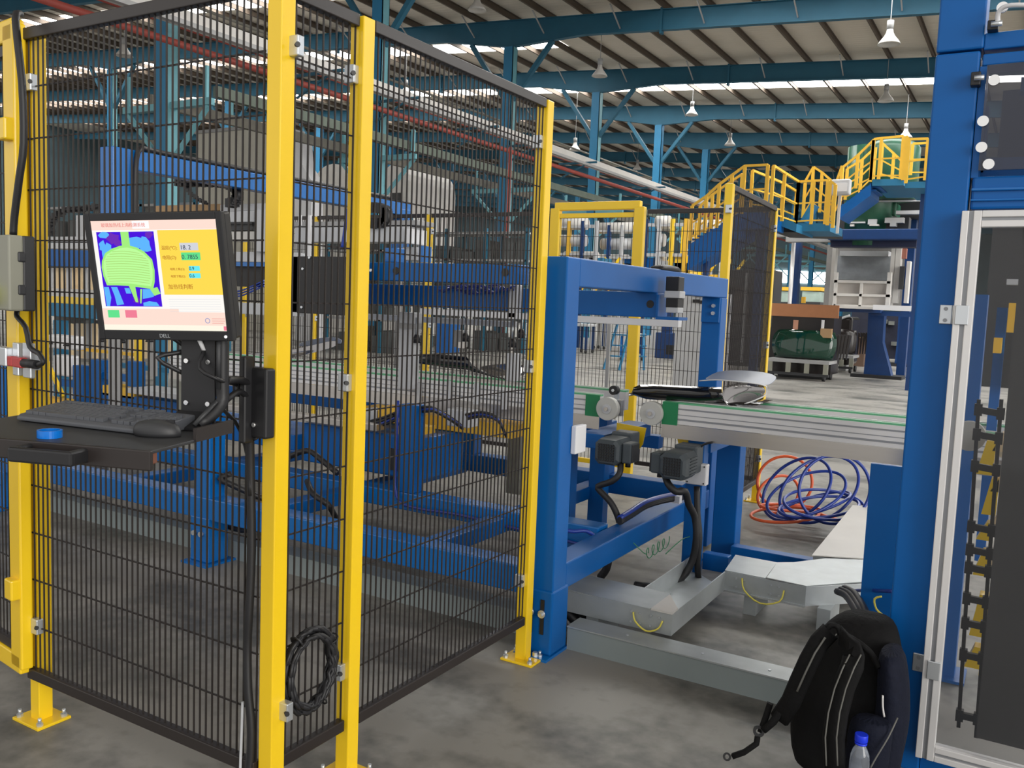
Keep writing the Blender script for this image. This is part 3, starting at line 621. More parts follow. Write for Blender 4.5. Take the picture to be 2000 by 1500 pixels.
t = thing('long_machine_frame', 'long blue steel machine base behind the mesh fence', 'machine frame', (-3.83, 3.26, 0))
MB().box(-6.6, -1.775, 3.20, 3.32, 0.25, 0.37).build('front_beam', BLU2, t, bevel=0.006)
MB().box(-6.6, -1.775, 3.90, 4.02, 0.30, 0.40).build('middle_beam', BLU2, t, bevel=0.006)
MB().box(-6.6, -1.775, 5.10, 5.22, 0.30, 0.42).build('rear_beam', BLU, t, bevel=0.006)
for x in (-5.8, -3.83):
    MB().box(x-0.06, x+0.06, 3.205, 3.315, 0.015, 1.05).build('leg', BLU2, t, bevel=0.006)
    f = MB().box(x-0.075, x+0.07, 3.192, 3.33, 0.012, 0.26).build('adjustable_foot', BLU2, t, bevel=0.006)
    MB().box(x-0.10, x+0.10, 3.15, 3.37, 0, 0.012).build('foot_plate', BLU2, f)
    for dx in (-0.035, 0.02): MB().cyl((x+dx, 3.192, 0.17), (x+dx, 3.175, 0.17), 0.014, n=8).build('slot_bolt', ZINC, f)
for x in (-4.55, -3.4, -2.35): MB().box(x-0.05, x+0.05, 3.32, 5.10, 0.29, 0.37).build('cross_beam', BLU, t, bevel=0.005)
for x in (-2.98,): MB().box(x-0.055, x+0.055, 3.90, 4.0, 0.40, 0.90).build('support_post', BLU, t, bevel=0.005)
for x, z in ((-3.35, 0.72), (-2.32, 0.76), (-5.3, 0.75)): MB().box(x-0.05, x+0.05, 5.10, 5.2, 0.42, z).build('support_post', BLU, t, bevel=0.005)
MB().box(-5.9, -1.95, 5.12, 5.2, 0.62, 0.70).build('rear_rail', BLU, t, bevel=0.004)
MB().box(-3.95, -3.02, 4.10, 4.55, 0.43, 0.68).build('drive_housing', BLU, t, bevel=0.01)
MB().box(-3.25, -3.05, 4.09, 4.10, 0.47, 0.60).build('housing_opening', BLK, t)
MB().box(-5.1, -3.98, 4.05, 4.5, 0.50, 0.60).build('slide_table', BLU, t, bevel=0.006)
MB().box(-5.0, -3.3, 4.03, 4.12, 0.70, 0.74).build('slide_rail', STL, t, bevel=0.003)
t = thing('yellow_carriage', 'yellow beam carriage under the left conveyor with hoses over it', 'carriage', (-3, 4.3, 0.7))
part(t, 'carriage_beam', YELB, 700, 812, 1000, 838, 4.45, 0.2, 0.004)
part(t, 'end_block', YELB, 770, 835, 812, 856, 4.15, 0.2, 0.004)
part(t, 'side_block', YELB, 738, 795, 770, 825, 4.25, 0.15, 0.004)
part(t, 'air_cylinder', LGR, 872, 800, 915, 834, 4.25, 0.12, 0.006)
part(t, 'valve_block', LGR, 705, 800, 735, 825, 4.25, 0.12, 0.006)
part(t, 'motor_body', BLK, 838, 845, 880, 915, 4.5, 0.15, 0.01)
t2 = t
for k, pts in enumerate((((725, 822, 4.15), (750, 815, 4.1), (790, 800, 4.05), (835, 795, 3.95), (850, 798, 4.0), (880, 815, 4.1), (900, 830, 4.2)), ((910, 810, 4.2), (940, 805, 4.1), (970, 815, 4.05), (985, 845, 4.1)), ((700, 830, 4.1), (720, 826, 4.1), (745, 822, 4.1), (770, 812, 4.05)))):
    for j in range(3):
        tag(MB().tube([at(x+j*2, y+j*4, Y=Y) for x, y, Y in pts], .008).build('pneumatic_hose', BHO if j % 2 else BLK), ['dark hose arching over the blue post behind the mesh', 'dark hose bowing near the rear of the yellow carriage', 'dark hose on the left part of the yellow carriage'][k], 'hose', ['hoses arching over the carriage', 'hoses bowing behind the carriage', 'hoses left on the carriage'][k])
tag(MB().tube([(-3.03, 3.885, .92), (-3.035, 3.885, .6), (-3.02, 3.88, .38), (-2.9, 3.87, .335), (-2.6, 3.88, .34), (-2.3, 3.885, .325), (-1.95, 3.885, .31), (-1.82, 3.885, .3)], .008).build('base_cable', BHO), 'dark blue cable running down the post and along the middle blue beam', 'cable')
for k, pts in enumerate((((452, 925, 3.3), (430, 935, 3.25), (460, 950, 3.3), (510, 972, 3.4), (560, 985, 3.5)), ((600, 940, 3.6), (612, 965, 3.5), (640, 985, 3.5), (655, 1010, 3.6)), ((560, 895, 3.8), (600, 880, 3.8), (630, 900, 3.8), (660, 925, 3.8)), ((430, 1020, 3.36), (470, 1035, 3.36), (520, 1028, 3.36), (560, 1005, 3.36)))):
    tag(MB().tube([at(x, y, Y=Y) for x, y, Y in pts], .017).build('cable_bundle', BLK), ['black cable bundle leaving the blue leg behind the corner post', 'black cable bundle hanging between the blue beams', 'black cable bundle arching above the middle beam', 'thin black cable bundle below the front beam'][k], 'cable bundle')

# ================================================================ CONVEYOR
def conveyor(name, label, xa, xb, Y0, Yb, cover):
    t = thing(name, label, 'conveyor', (xa, Y0, 0.9), 0)
    for k, y in enumerate((Y0, Yb)):
        b = MB().box(xa, xb, y, y+0.05, 0.890, 0.997)
        b.build('side_profile', ALU, t, bevel=0.002)
        if k == 0:
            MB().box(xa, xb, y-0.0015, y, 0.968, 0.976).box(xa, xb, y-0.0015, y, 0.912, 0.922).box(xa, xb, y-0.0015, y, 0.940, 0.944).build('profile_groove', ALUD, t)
        MB().box(xa, xb, y+0.004, y+0.040, 0.997, 1.006).build('belt', GRN, t)
        MB().box(xa, xb, y+0.042, y+0.05, 0.997, 1.010).build('belt_guide', ALU, t)
    n = max(2, int((xb-xa)/0.55))
    for k in range(n+1):
        x = xa+(xb-xa)*(k+.5)/(n+1); MB().box(x-0.02, x+0.02, Y0+0.05, Yb, 0.90, 0.94).build('cross_tie', ALU, t)
    MB().box(xa, xb, Y0-0.004, Y0+0.002, cover, 0.889).build('cover_sheet', STL, t)
    return t
tr = conveyor('belt_conveyor', 'aluminium twin-belt conveyor section right of the two discs', -1.655, 0.35, 4.38, 4.73, 0.815)
tl = conveyor('belt_conveyor', 'aluminium twin-belt conveyor section running left behind the mesh', -5.6, -2.02, 4.38, 4.73, 0.815)
for par, xe, s in ((tr, -1.655, 1), (tl, -2.02, -1)):
    b = MB().box(min(xe, xe+s*0.085), max(xe, xe+s*0.085), 4.373, 4.379, 0.885, 1.004)
    b.build('green_end_plate', GRNB, par)
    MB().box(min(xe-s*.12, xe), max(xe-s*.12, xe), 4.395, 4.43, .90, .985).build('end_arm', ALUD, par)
    for y in (4.35,):
        cx = xe - s*0.055; w = MB().cyl((cx, y, .937), (cx, y+.04, .937), .064, n=32).build('pulley_disc', NYL, par, bevel=.003)
        MB().cyl((cx, y-.006, .937), (cx, y, .937), .026, n=20).build('hub_ring', LGR, w); MB().cyl((cx, y-.016, .937), (cx, y-.006, .937), .012, n=6).build('hub_bolt', STL, w)
MB().cyl((-1.86, 4.385, 1.02), (-1.86, 4.74, 1.02), .008).build('shaft', STL, tl)
t = thing('guide_roller', 'small black roller above the gap between the discs', 'roller', (-1.90, 4.42, 1.03))
c = at(1200, 762, Y=4.55); MB().cyl((c.x, 4.53, c.z), (c.x, 4.57, c.z), .026, n=24).build('rubber_wheel', BLK, t); MB().cyl((c.x, 4.525, c.z), (c.x, 4.575, c.z), .008).build('axle', ZINC, t)
MB().box(c.x-.012, c.x+.012, 4.575, 4.595, .95, c.z).build('roller_holder', ZINC, t)
# supports of the right section
t = thing('conveyor_stand', 'blue legs carrying the conveyor behind the portal', 'stand', (-1.48, 4.5, 0))
MB().box(-1.52, -1.43, 4.42, 4.50, .012, .814).build('leg', BLU, t, bevel=.005)
MB().box(-1.54, -1.41, 4.40, 4.55, 0, .012).build('foot_plate', BLU, t)
MB().box(-1.56, -1.42, 5.06, 5.18, .012, .86).build('leg', BLU, t, bevel=.005)
MB().box(-1.60, -1.38, 5.02, 5.22, 0, .012).build('foot_plate', BLU, t)
MB().box(-1.42, -.90, 4.98, 5.06, .05, .13).build('foot_bar', BLU, t, bevel=.004)
MB().box(-1.56, -1.42, 4.50, 5.06, .74, .80).build('tie_bar', BLU, t, bevel=.004)
MB().box(-1.43, -1.29, 4.50, 4.56, .11, .20).build('side_stub', BLU, t, bevel=.004)
t = thing('conveyor_stand', 'blue legs under the conveyor just right of the near portal leg', 'stand', (-1.95, 4.2, 0))
for q in ((1097, 828, 1120, 4.30), (1155, 828, 1185, 4.9)):
    l = at(q[0], q[1], Y=q[3]); r = at(q[2], q[1], Y=q[3]); MB().box(l.x, r.x, q[3], q[3]+.08, .0, .814).build('leg', BLU, t, bevel=.004)
MB().box(-2.1, -1.95, 4.3, 4.98, .72, .80).build('tie_bar', BLU, t, bevel=.004)
# plate leg behind the cabinet post
t = thing('plate_support', 'dark blue plate standing left of the cabinet post', 'support', (-.5, 3.9, 0))
a = at(1701, 905, Y=3.9); a2 = at(1768, 905, Y=3.9); MB().box(a.x, a2.x+.05, 3.9, 3.93, .06, a.z).build('plate', BLU, t); MB().box(a.x, a2.x+.05, 3.9, 4.1, 0, .06).build('plate_foot', BLU, t)
# gear motors
def gearmotor(cx, cy, cz, flip, label):
    t = thing('gear_motor', label, 'motor', (cx, cy, cz))
    R = []
    for y, s_ in ((0, .78), (.012, .95), (.05, 1.0), (.17, 1.0), (.185, .9)):
        w = .072*s_; h = .068*s_; c_ = .022; R.append([(cx+i, cy+y, cz+j) for i, j in ((-w, -h+c_), (-w+c_, -h), (w-c_, -h), (w, -h+c_), (w, h-c_), (w-c_, h), (-w+c_, h), (-w, h-c_))])
    MB().loft(R, smooth=False).build('motor_body', MOT, t, bevel=.004)
    b = MB()
    for k in range(7):
        o = -.042+k*.014; b.box(cx+o-.002, cx+o+.002, cy-.006, cy-.001, cz-.044, cz+.044).box(cx-.044, cx+.044, cy-.006, cy-.001, cz+o-.002, cz+o+.002)
    b.build('fan_grille', DGR, t)
    b = MB()
    for k in range(6):
        o = -.04+k*.016; b.box(cx-.078, cx+.078, cy+.06, cy+.16, cz+o-.002, cz+o+.002)
    b.build('cooling_fins', MOT, t)
    s = -1 if flip else 1
    MB().box(min(cx+s*.072, cx+s*.125), max(cx+s*.072, cx+s*.125), cy+.03, cy+.13, cz-.05, cz+.055).build('terminal_box', MOT, t, bevel=.008)
    MB().box(min(cx+s*.125, cx+s*.132), max(cx+s*.125, cx+s*.132), cy+.035, cy+.125, cz-.045, cz+.05).build('terminal_lid', DGR, t, bevel=.004)
    MB().box(cx-.06, cx+.06, cy+.185, cy+.30, cz-.06, cz+.085).build('gearbox', MOT, t, bevel=.01)
    MB().cyl((cx+s*.09, cy+.08, cz-.05), (cx+s*.09, cy+.08, cz-.075), .014).build('cable_gland', BLK, t)
    return t
m1 = at(1184, 884, Y=4.10); m2 = at(1312, 912, Y=4.10)
gearmotor(m1.x, 4.10, m1.z, False, 'dark grey gear motor left, hanging under the conveyor discs')
gearmotor(m2.x, 4.10, m2.z, True, 'dark grey gear motor right, hanging near the white junction box')
for lab, q in (('yellow angled mounting plate behind the left gear motor', ((1205, 826), (1262, 836), (1255, 868), (1236, 895), (1230, 892), (1200, 892))), ('yellow mounting plate behind the right gear motor', ((1322, 852), (1354, 858), (1352, 875), (1326, 872)))):
    tag(MB().prism([at(x, y, Y=4.44) for x, y in q], (0, .008, 0)).build('mounting_plate', YEL), lab, 'plate')
# small white boxes
a = at(1340, 903, Y=4.37); c = at(1378, 950, Y=4.37)
t = thing('junction_box', 'white junction box with an orange mark on the blue conveyor leg', 'junction box', (a.x, 4.37, c.z)); MB().box(a.x, c.x, 4.37, 4.419, c.z, a.z).build('case', WHT, t, bevel=.006)
MB().box((a.x+c.x)/2-.014, (a.x+c.x)/2+.004, 4.368, 4.371, a.z-.045, a.z-.032).build('orange_mark', ORG, t)
for i, j in ((a.x+.012, a.z-.012), (c.x-.012, a.z-.012), (a.x+.012, c.z+.012), (c.x-.012, c.z+.012)): MB().cyl((i, 4.372, j), (i, 4.366, j), .004, n=8).build('lid_screw', DGR, t)
MB().box(-1.649, -1.625, 3.30, 3.40, .865, .985).build('terminal_case', WHT, thing('terminal_case_unit', 'small white case fixed to the near portal leg', 'junction box', (-1.63, 3.35, .86)), bevel=.004)
# motor cables
for lab, r_, pts in (('thick black cable zigzagging down from the left gear motor', .017, ((1212, 905, 4.15), (1210, 925, 4.12), (1195, 940, 4.1), (1168, 950, 4.1), (1175, 962, 4.1), (1192, 980, 4.1), (1203, 1000, 4.1), (1210, 1020, 4.1))),
        ('thick black cable from the right gear motor down to the tray', .019, ((1300, 930, 4.2), (1305, 945, 4.15), (1320, 960, 4.15), (1338, 960, 4.2), (1345, 985, 4.25), (1357, 1010, 4.3), (1360, 1050, 4.3), (1352, 1095, 4.3), (1330, 1130, 4.25), (1290, 1146, 4.1), (1240, 1143, 4.0))),
        ('thick black cable hanging straight beside the conveyor leg', .017, ((1361, 950, 4.39), (1362, 1000, 4.36), (1366, 1050, 4.34), (1362, 1100, 4.34), (1365, 1135, 4.36))),
        ('thin black cable arching on top of the conveyor leg', .006, ((1392, 864, 4.36), (1375, 868, 4.36), (1364, 880, 4.36), (1362, 903, 4.36)))):
    tag(MB().tube([at(x, y, Y=Y) for x, y, Y in pts], r_).build('motor_cable', BLK), lab, 'cable')
for k in range(4):
    pts = ((1210, 1018, 4.0), (1235, 1003, 4.15), (1262, 986, 4.3), (1300, 975, 4.5), (1332, 970, 4.7))
    tag(MB().tube([at(x, y+k*4-6, Y=Y)+up*.003*k for x, y, Y in pts], .014).build('beam_cable', BHO if k == 0 else BLK), ['blue cable lying on top of the lower portal beam', 'black cable lying on the lower portal beam', 'black cable lying on the lower portal beam', 'black cable lying on the lower portal beam'][k], 'cable', 'cables on the lower portal beam')
tag(MB().box(*sorted((at(1305, 968, Y=4.6).x, at(1330, 968, Y=4.6).x)), 4.58, 4.62, at(1310, 980, Y=4.6).z, at(1310, 966, Y=4.6).z).build('cable_connector', WHT), 'white plug at the end of the beam cables', 'plug')
tag(MB().tube([at(x, y, Y=Y) for x, y, Y in ((1100, 1035, 3.7), (1120, 1038, 3.75), (1145, 1037, 3.8), (1165, 1050, 3.85))], .010).build('beam_cable', BHO), 'dark blue cable behind the foot of the near portal leg', 'cable')
b = MB().tube([at(1237, 1060, X=-1.64), at(1255, 1078, X=-1.60), at(1262, 1082, X=-1.58)], .0025, n=5)
b.tube([at(1262, 1083, X=-1.58)+V((0, .012*k/3, 0))+V((0, .0, 0))+V((.0, .03*math.cos(k*.9)+k*.0065, .03*math.sin(k*.9))) for k in range(30)], .0025, n=5)
b.tube([at(1300, 1082, Y=4.2), at(1330, 1055, Y=4.3), at(1347, 1048, Y=4.40)], .0025, n=5)
tag(b.build('earth_wire', GWIRE), 'thin green curly earth wire under the lower portal beam', 'wire')

# camera head / gantry beam through the portal
t = thing('gantry_beam', 'blue gantry beam with a white guide rail passing through the portal', 'gantry beam', (-2.6, 4.2, 1.5))
x1 = at(1283, 590, Y=4.2).x
MB().box(-4.0, x1, 4.20, 4.32, 1.445, 1.572).build('beam', BLU, t, bevel=.004)
h = at(1270, 594, Y=4.2); MB().cyl((h.x, 4.198, h.z), (h.x, 4.21, h.z), .020, n=20).build('hole', BLK, t)
MB().box(at(1120, 620, Y=4.16).x-1.0, at(1327, 620, Y=4.16).x, 4.15, 4.20, 1.403, 1.437).build('guide_rail', WHT, t, bevel=.002)
MB().box(x1, at(1328, 600, Y=4.2).x, 4.19, 4.32, 1.437, 1.452).build('end_plate', BLU, t)
MB().box(x1, x1+.012, 4.19, 4.32, 1.45, 1.56).build('gusset', BLU, t)
t = thing('servo_motor', 'black and silver servo motor at the end of the gantry beam', 'motor', (at(1310, 580, Y=4.2).x, 4.25, 1.45))
for nm, m, a, c in (('motor_top', BLK, 540, 568), ('flange', LGR, 568, 582), ('coupling_housing', LGR, 600, 611), ('motor_lower', BLK, 582, 601)):
    xx = (1300, 1326) if nm == 'motor_top' else ((1297, 1328) if nm == 'flange' else (1300, 1324)); part(t, nm, m, xx[0], a, xx[1], c, 4.20, .08, .004)
t = thing('black_hose_clip', 'black curved cable duct hump lying on the portal top beam', 'cable duct', (-1.7, 4.3, 1.69))
p0 = at(1275, 527, X=-1.70); MB().loft([[(-1.72+dx, p0.y+dy, 1.69+h) for dx, h in ((0, 0), (0, hh*.8), (.02, hh), (.05, hh), (.07, hh*.8), (.07, 0))] for dy, hh in ((0, .004), (.03, .022), (.12, .03), (.24, .028), (.29, .004))]).build('cover', BLK, t)

# upper machine beams behind the mesh
t = thing('upper_frame', 'blue upper machine beam with round holes behind the right mesh panel', 'machine frame', (-3, 4, 1.6))
MB().box(-3.9, -2.32, 3.95, 4.06, 1.588, 1.69).build('beam', BLU, t, bevel=.004)
for q in ((774, 529), (987, 532)): h = at(*q, Y=3.95); MB().cyl((h.x, 3.945, h.z), (h.x, 3.96, h.z), .021, n=20).build('hole', BLK, t)
MB().box(-3.85, -3.25, 3.86, 3.87, 1.38, 1.715).build('black_cover', DGR if False else BLK, t, bevel=.003)
for q in ((605, 503), (592, 525), (590, 600), (718, 508), (725, 528)): h = at(*q, Y=3.86); MB().cyl((h.x, 3.852, h.z), (h.x, 3.86, h.z), .008, n=8).build('cover_screw', ZINC, t)
part(t, 'left_profile', LGR, 571, 495, 581, 618, 3.86, .06, .003)
part(t, 'small_bracket', BLU2, 750, 484, 775, 512, 4.05, .08, .003)
part(t, 'lower_profile', LGR, 690, 620, 1004, 631, 4.45, .05, .002)
part(t, 'pillar', BLU, 851, 632, 880, 690, 5.3, .12, .003)
t = thing('lifting_post', 'white square lifting post standing at the conveyor behind the mesh', 'post', at(792, 760, Y=4.3))
part(t, 'post', LGR, 778, 638, 804, 760, 4.30, .08, .004); part(t, 'collar', GREY, 776, 632, 806, 642, 4.29, .1)
part(t, 'head_block', LGR, 780, 610, 806, 632, 4.29, .1, .003)
t = thing('lifting_post', 'white lifting post close to the third yellow fence post', 'post', at(1000, 745, Y=4.3))
part(t, 'post', LGR, 989, 690, 1006, 745, 4.30, .07, .004); part(t, 'rod', STL, 996, 620, 1002, 690, 4.33, .02); part(t, 'air_cylinder', LGR, 992, 556, 1010, 622, 4.15, .06, .006)
def suction(px, py, lab, y0=620):
    t = thing('suction_cup', lab, 'suction cup', at(px, py, Y=4.33)); c = at(px, py, Y=4.33); tp = at(px, y0, Y=4.33)
    MB().cyl((c.x, 4.33, c.z), (c.x, 4.33, tp.z), .008).build('rod', ZINC, t)
    R = []
    for z, r_ in ((-.03, .026), (-.015, .02), (-.01, .026), (.005, .02), (.02, .012)): R.append([(c.x+r_*math.cos(2*math.pi*i/16), 4.33+r_*math.sin(2*math.pi*i/16), c.z+z) for i in range(16)])
    MB().loft(R).build('bellows', BLK, t)
for a in ((814, 660, 'black suction cup next to the white lifting post'), (909, 657, 'black suction cup right of the blue rear pillar'), (1001, 668, 'black suction cup above the right lifting post'), (1018, 650, 'black suction cup beside the third fence post')): suction(*a)
t = thing('valve_cluster', 'grey valve block with small fittings hanging behind the mesh', 'valve block', at(893, 660, Y=4.5)); part(t, 'block', GREY, 885, 645, 900, 678, 4.5, .08, .003); part(t, 'fitting', STL, 893, 668, 905, 680, 4.48, .03)
b = MB()
for k in range(26):
    x = 870+random.random()*140; b.tube([at(x+random.uniform(-18, 18), 556+random.uniform(0, 18), Y=4.12+random.uniform(0, .06)) for _ in range(5)], .004, n=5)
tag(b.build('hose_tangle', BHO), 'tangle of blue pneumatic hoses between the two upper blue beams', 'hoses', kind='stuff')
# brackets on the left conveyor side
for i, (x, y0, y1) in enumerate(((816, 748, 785), (875, 744, 780), (928, 748, 790), (983, 765, 800))):
    tag(fb(MB(), x-3, y0, x+4, y1, 4.35, .02).build('side_bracket', LGR), 'small pale upright bracket on the conveyor side, %s from the left' % ['first', 'second', 'third', 'fourth'][i], 'bracket', 'brackets on the left conveyor side')
tag(fb(MB(), 990, 835, 1015, 965, 4.9, .1).build('cable_trunking', BOXG), 'beige upright trunking left of the third fence post', 'trunking')

# ================================================================ GLASS SHEETS
def glass(name, label, c, W_, D_, sag, rot, tipz=0.0, lip=0.5):
    """bent rear window: a shallow trough with upturned ends"""
    t = thing(name, label, 'glass sheet', c, rot); rows = []
    for i in range(25):
        u = -1+2*i/24; rows.append([])
        for j in range(9):
            v = -1+2*j/8; x = u*W_/2*(1-.10*(v*v)); y = v*D_/2*(1-.10*u*u)
            z = sag*(abs(u)**2.6)+tipz*(v+1)/2*abs(u)
            rows[-1].append((x, y, z))
    o = MB().grid(rows).build('sheet', MIRR, t, solid=.004, keep=True); return t, o
def shell(name, label, pts, m, label2=None):
    """a bent glass pane lofted between rows of real points"""
    t = thing(name, label, 'glass sheet', pts[0][0]); o = MB().grid(pts).build('pane', m, t, solid=.004); return t
# front bent glass on the conveyor: dark underside band, bright curl at its right end
rows = []
for j in range(9):
    v = j/8; Yv = 4.40+.62*v; rows.append([])
    for i in range(15):
        u = i/14; x = -1.93+(.93+.02*v)*u
        if u < .78: z = 1.035+.055*math.sin(math.pi*min(1, u/.78*.5+.0))*(1-.0*v) ; z = 1.012+.078*(1-abs(1-u/.78)**2.2) if u < .78 else 0
        else: z = 1.09
        z = 1.015+.012*math.sin(v*math.pi)+ (0.075*(max(0, 1-u/.25))**2) + .12*(max(0, (u-.62)/.38))**2.0
        rows[-1].append((x, Yv, z))
BG = MB()
t = thing('bent_glass', 'curved car rear window lying on the right conveyor belts', 'glass sheet', (-1.5, 4.5, 1.01))
def gpt(px, py, Y): return at(px, py, Y=Y)
front = [(1234, 768), (1238, 757), (1250, 752), (1275, 751), (1310, 753), (1350, 755), (1380, 756), (1409, 757)]
back_ = [(1234, 769), (1240, 772), (1262, 779), (1290, 781), (1330, 783), (1365, 786), (1392, 786), (1412, 783)]
rws = []
for j in range(5):
    s_ = j/4; rws.append([gpt(f[0]+(g[0]-f[0])*s_, f[1]+(g[1]-f[1])*s_, 4.42-.03*math.sin(math.pi*s_)) for f, g in zip(front, back_)])
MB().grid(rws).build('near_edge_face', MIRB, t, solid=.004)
curl = [((1408, 757), (1440, 752), (1475, 753), (1495, 757)), ((1410, 775), (1440, 775), (1475, 772), (1497, 765)), ((1416, 790), (1435, 792), (1465, 788), (1488, 776)), ((1428, 794), (1440, 795), (1455, 793), (1475, 785))]
rws = [[gpt(q[0], q[1], 4.42+.10*k+ (.02*math.sin(k))) for k, q in enumerate(r_)] for r_ in curl]
MB().grid(rws).build('end_curl', MIRR, t, solid=.004, subd=2)
topr = [((1370, 742), (1400, 741), (1450, 744), (1497, 757)), ((1384, 734), (1425, 733), (1480, 735), (1512, 748)), ((1402, 724), (1440, 722), (1490, 725), (1524, 734))]
rws = [[gpt(q[0], q[1], 4.55+.14*j+.03*k) for k, q in enumerate(r_)] for j, r_ in enumerate(topr)]
MB().grid(rws).build('upper_face', GLBL, t, solid=.004, subd=2)
bedge = [gpt(1366, 744, 4.53), gpt(1400, 742, 4.53), gpt(1450, 746, 4.55), gpt(1490, 752, 4.6), gpt(1497, 760, 4.62), gpt(1490, 775, 4.58), gpt(1440, 794, 4.46)]
MB().tube(bedge, .0035, n=6).build('polished_edge', WHT, t)
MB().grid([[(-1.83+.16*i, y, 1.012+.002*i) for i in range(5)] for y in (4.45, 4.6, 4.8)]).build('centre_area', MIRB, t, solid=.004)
# glass on the left section
t = thing('bent_glass', 'curved car rear window on the left conveyor, dark with a shiny right end', 'glass sheet', (-3.1, 4.5, 1.01))
f1 = [(806, 692), (840, 691), (880, 694), (912, 697), (922, 712), (940, 725), (965, 734), (990, 740)]
f2 = [(806, 708), (840, 713), (880, 719), (912, 722), (930, 727), (950, 733), (970, 738), (995, 744)]
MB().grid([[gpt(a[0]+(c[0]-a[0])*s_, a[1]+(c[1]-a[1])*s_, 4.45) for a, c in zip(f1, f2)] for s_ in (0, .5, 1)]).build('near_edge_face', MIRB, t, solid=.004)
g1 = [((930, 716), (960, 712), (1000, 708), (1025, 712)), ((945, 726), (970, 722), (1005, 718), (1028, 722)), ((968, 737), (985, 735), (1008, 732), (1026, 736))]
MB().grid([[gpt(q[0], q[1], 4.47+.06*k) for k, q in enumerate(r_)] for r_ in g1]).build('shiny_end', MIRR, t, solid=.004, subd=2)
t = thing('bent_glass', 'grey-blue curved glass pane held far left above the conveyor', 'glass sheet', at(600, 690, Y=5.2))
g1 = [((480, 688), (540, 690), (600, 676), (660, 662)), ((480, 697), (540, 700), (600, 682), (660, 668)), ((500, 703), (560, 703), (610, 690), (664, 676))]
MB().grid([[gpt(q[0], q[1], 5.0+.1*k) for k, q in enumerate(r_)] for r_ in g1]).build('lower_curl', MIRR, t, solid=.004, subd=2)
g1 = [((570, 674), (610, 661), (650, 656), (672, 662)), ((590, 679), (620, 672), (652, 670), (668, 674))]
MB().grid([[gpt(q[0], q[1], 5.3+.1*(1-j)) for k, q in enumerate(r_)] for j, r_ in enumerate(g1)]).build('upper_face', GLBL, t, solid=.004, subd=1)

# ================================================================ FLOOR DUCTS, TRAYS, HOSES
t = thing('floor_duct', 'long grey floor duct running from the blue leg towards the backpack', 'floor duct', (-1, 3.4, 0))
MB().box(-1.64, -.36, 3.335, 3.345, 0, .100).build('side', COVG, t); MB().box(-1.64, -.36, 3.33, 3.455, .100, .106).build('lid', GALV, t)
MB().box(-1.64, -.36, 3.45, 3.455, 0, .10).build('rear_side', COVG, t)
for x in (-1.38, -1.05, -.78, -.50): MB().cyl((x, 3.385, .106), (x, 3.385, .109), .006, n=10).build('lid_screw', ZINC, t)
t = thing('floor_duct', 'long grey floor duct under the machine base behind the mesh', 'floor duct', (-4, 3.4, 0))
MB().box(-7.5, -1.79, 3.36, 3.37, 0, .10).build('side', COVG, t); MB().box(-7.5, -1.79, 3.355, 3.48, .10, .106).build('lid', COVG, t)
t = thing('cable_tray', 'galvanised zigzag cable tray on the floor behind the portal', 'cable tray', (-1.3, 3.6, .1))
ZT, ZB = .20, .105
b = MB()
b.prism([(-1.76, 3.50, ZT), (-1.325, 3.49, ZT), (-1.325, 3.74, ZT), (-1.76, 3.75, ZT)], (0, 0, .004)).build('lid', GALV, t)
MB().prism([(-1.322, 3.488, ZT), (-1.225, 3.488, ZT), (-1.225, 3.56, ZT), (-1.322, 3.72, ZT)], (0, 0, .007)).build('corner_lid', WPT, t)
MB().box(-1.76, -1.225, 3.492, 3.498, ZB, ZT).build('side', GALV, t); MB().box(-1.76, -1.33, 3.735, 3.74, ZB, ZT).build('side', GALV, t)
MB().box(-1.232, -1.226, 3.498, 4.25, ZB, ZT).build('side', GALV, t); MB().box(-1.46, -1.455, 3.75, 4.45, ZB, ZT).build('side', GALV, t)
MB().prism([(-1.455, 3.75, ZB), (-1.232, 3.498, ZB), (-1.232, 4.25, ZB), (-1.455, 4.45, ZB)], (0, 0, .003)).build('tray_bottom', GALV, t)
MB().prism([(-1.232, 4.25, ZT), (-1.03, 4.25, ZT), (-1.05, 4.56, ZT), (-1.27, 4.56, ZT)], (0, 0, .004)).build('lid', GALV, t)
MB().prism([(-1.025, 4.25, ZT+.004), (-.835, 4.25, ZT), (-.62, 4.50, ZT), (-.62, 4.95, ZT), (-.86, 4.80, ZT), (-.98, 4.62, ZT), (-1.05, 4.56, ZT)], (0, 0, .004)).build('lid', GALV, t)
MB().box(-1.232, -.835, 4.244, 4.25, ZB, ZT).build('side', GALV, t); MB().prism([(-.835, 4.244, ZB), (-.60, 4.49, ZB), (-.60, 4.49, ZT), (-.835, 4.244, ZT)], (0, .006, 0)).build('side', GALV, t)
MB().box(-1.232, -.835, 4.236, 4.245, ZB-.004, ZB+.004).build('bottom_flange', ZINC, t)
MB().prism([(-.93, 4.82, .20), (-.62, 4.96, .20), (-.70, 6.40, .20), (-.97, 6.28, .20)], (0, 0, .006)).build('rear_lid', WPT, t)
MB().box(-.93, -.66, 4.85, 6.2, .01, .195).build('rear_trough', GALV, t)
for x, y in ((-1.39, 3.491), (-1.30, 3.491), (-1.15, 4.243), (-.98, 4.243)):
    for dx in (-.02, .02):
        for z in (.13, .175): MB().cyl((x+dx, y, z), (x+dx, y-.005, z), .005, n=8).build('rivet', ZINC, t)
for x in (-1.6, -1.1, -.75): MB().box(x-.03, x+.03, (3.5 if x < -1.3 else 4.26), (3.73 if x < -1.3 else 4.5), 0, ZB).build('tray_foot', GALV, t)
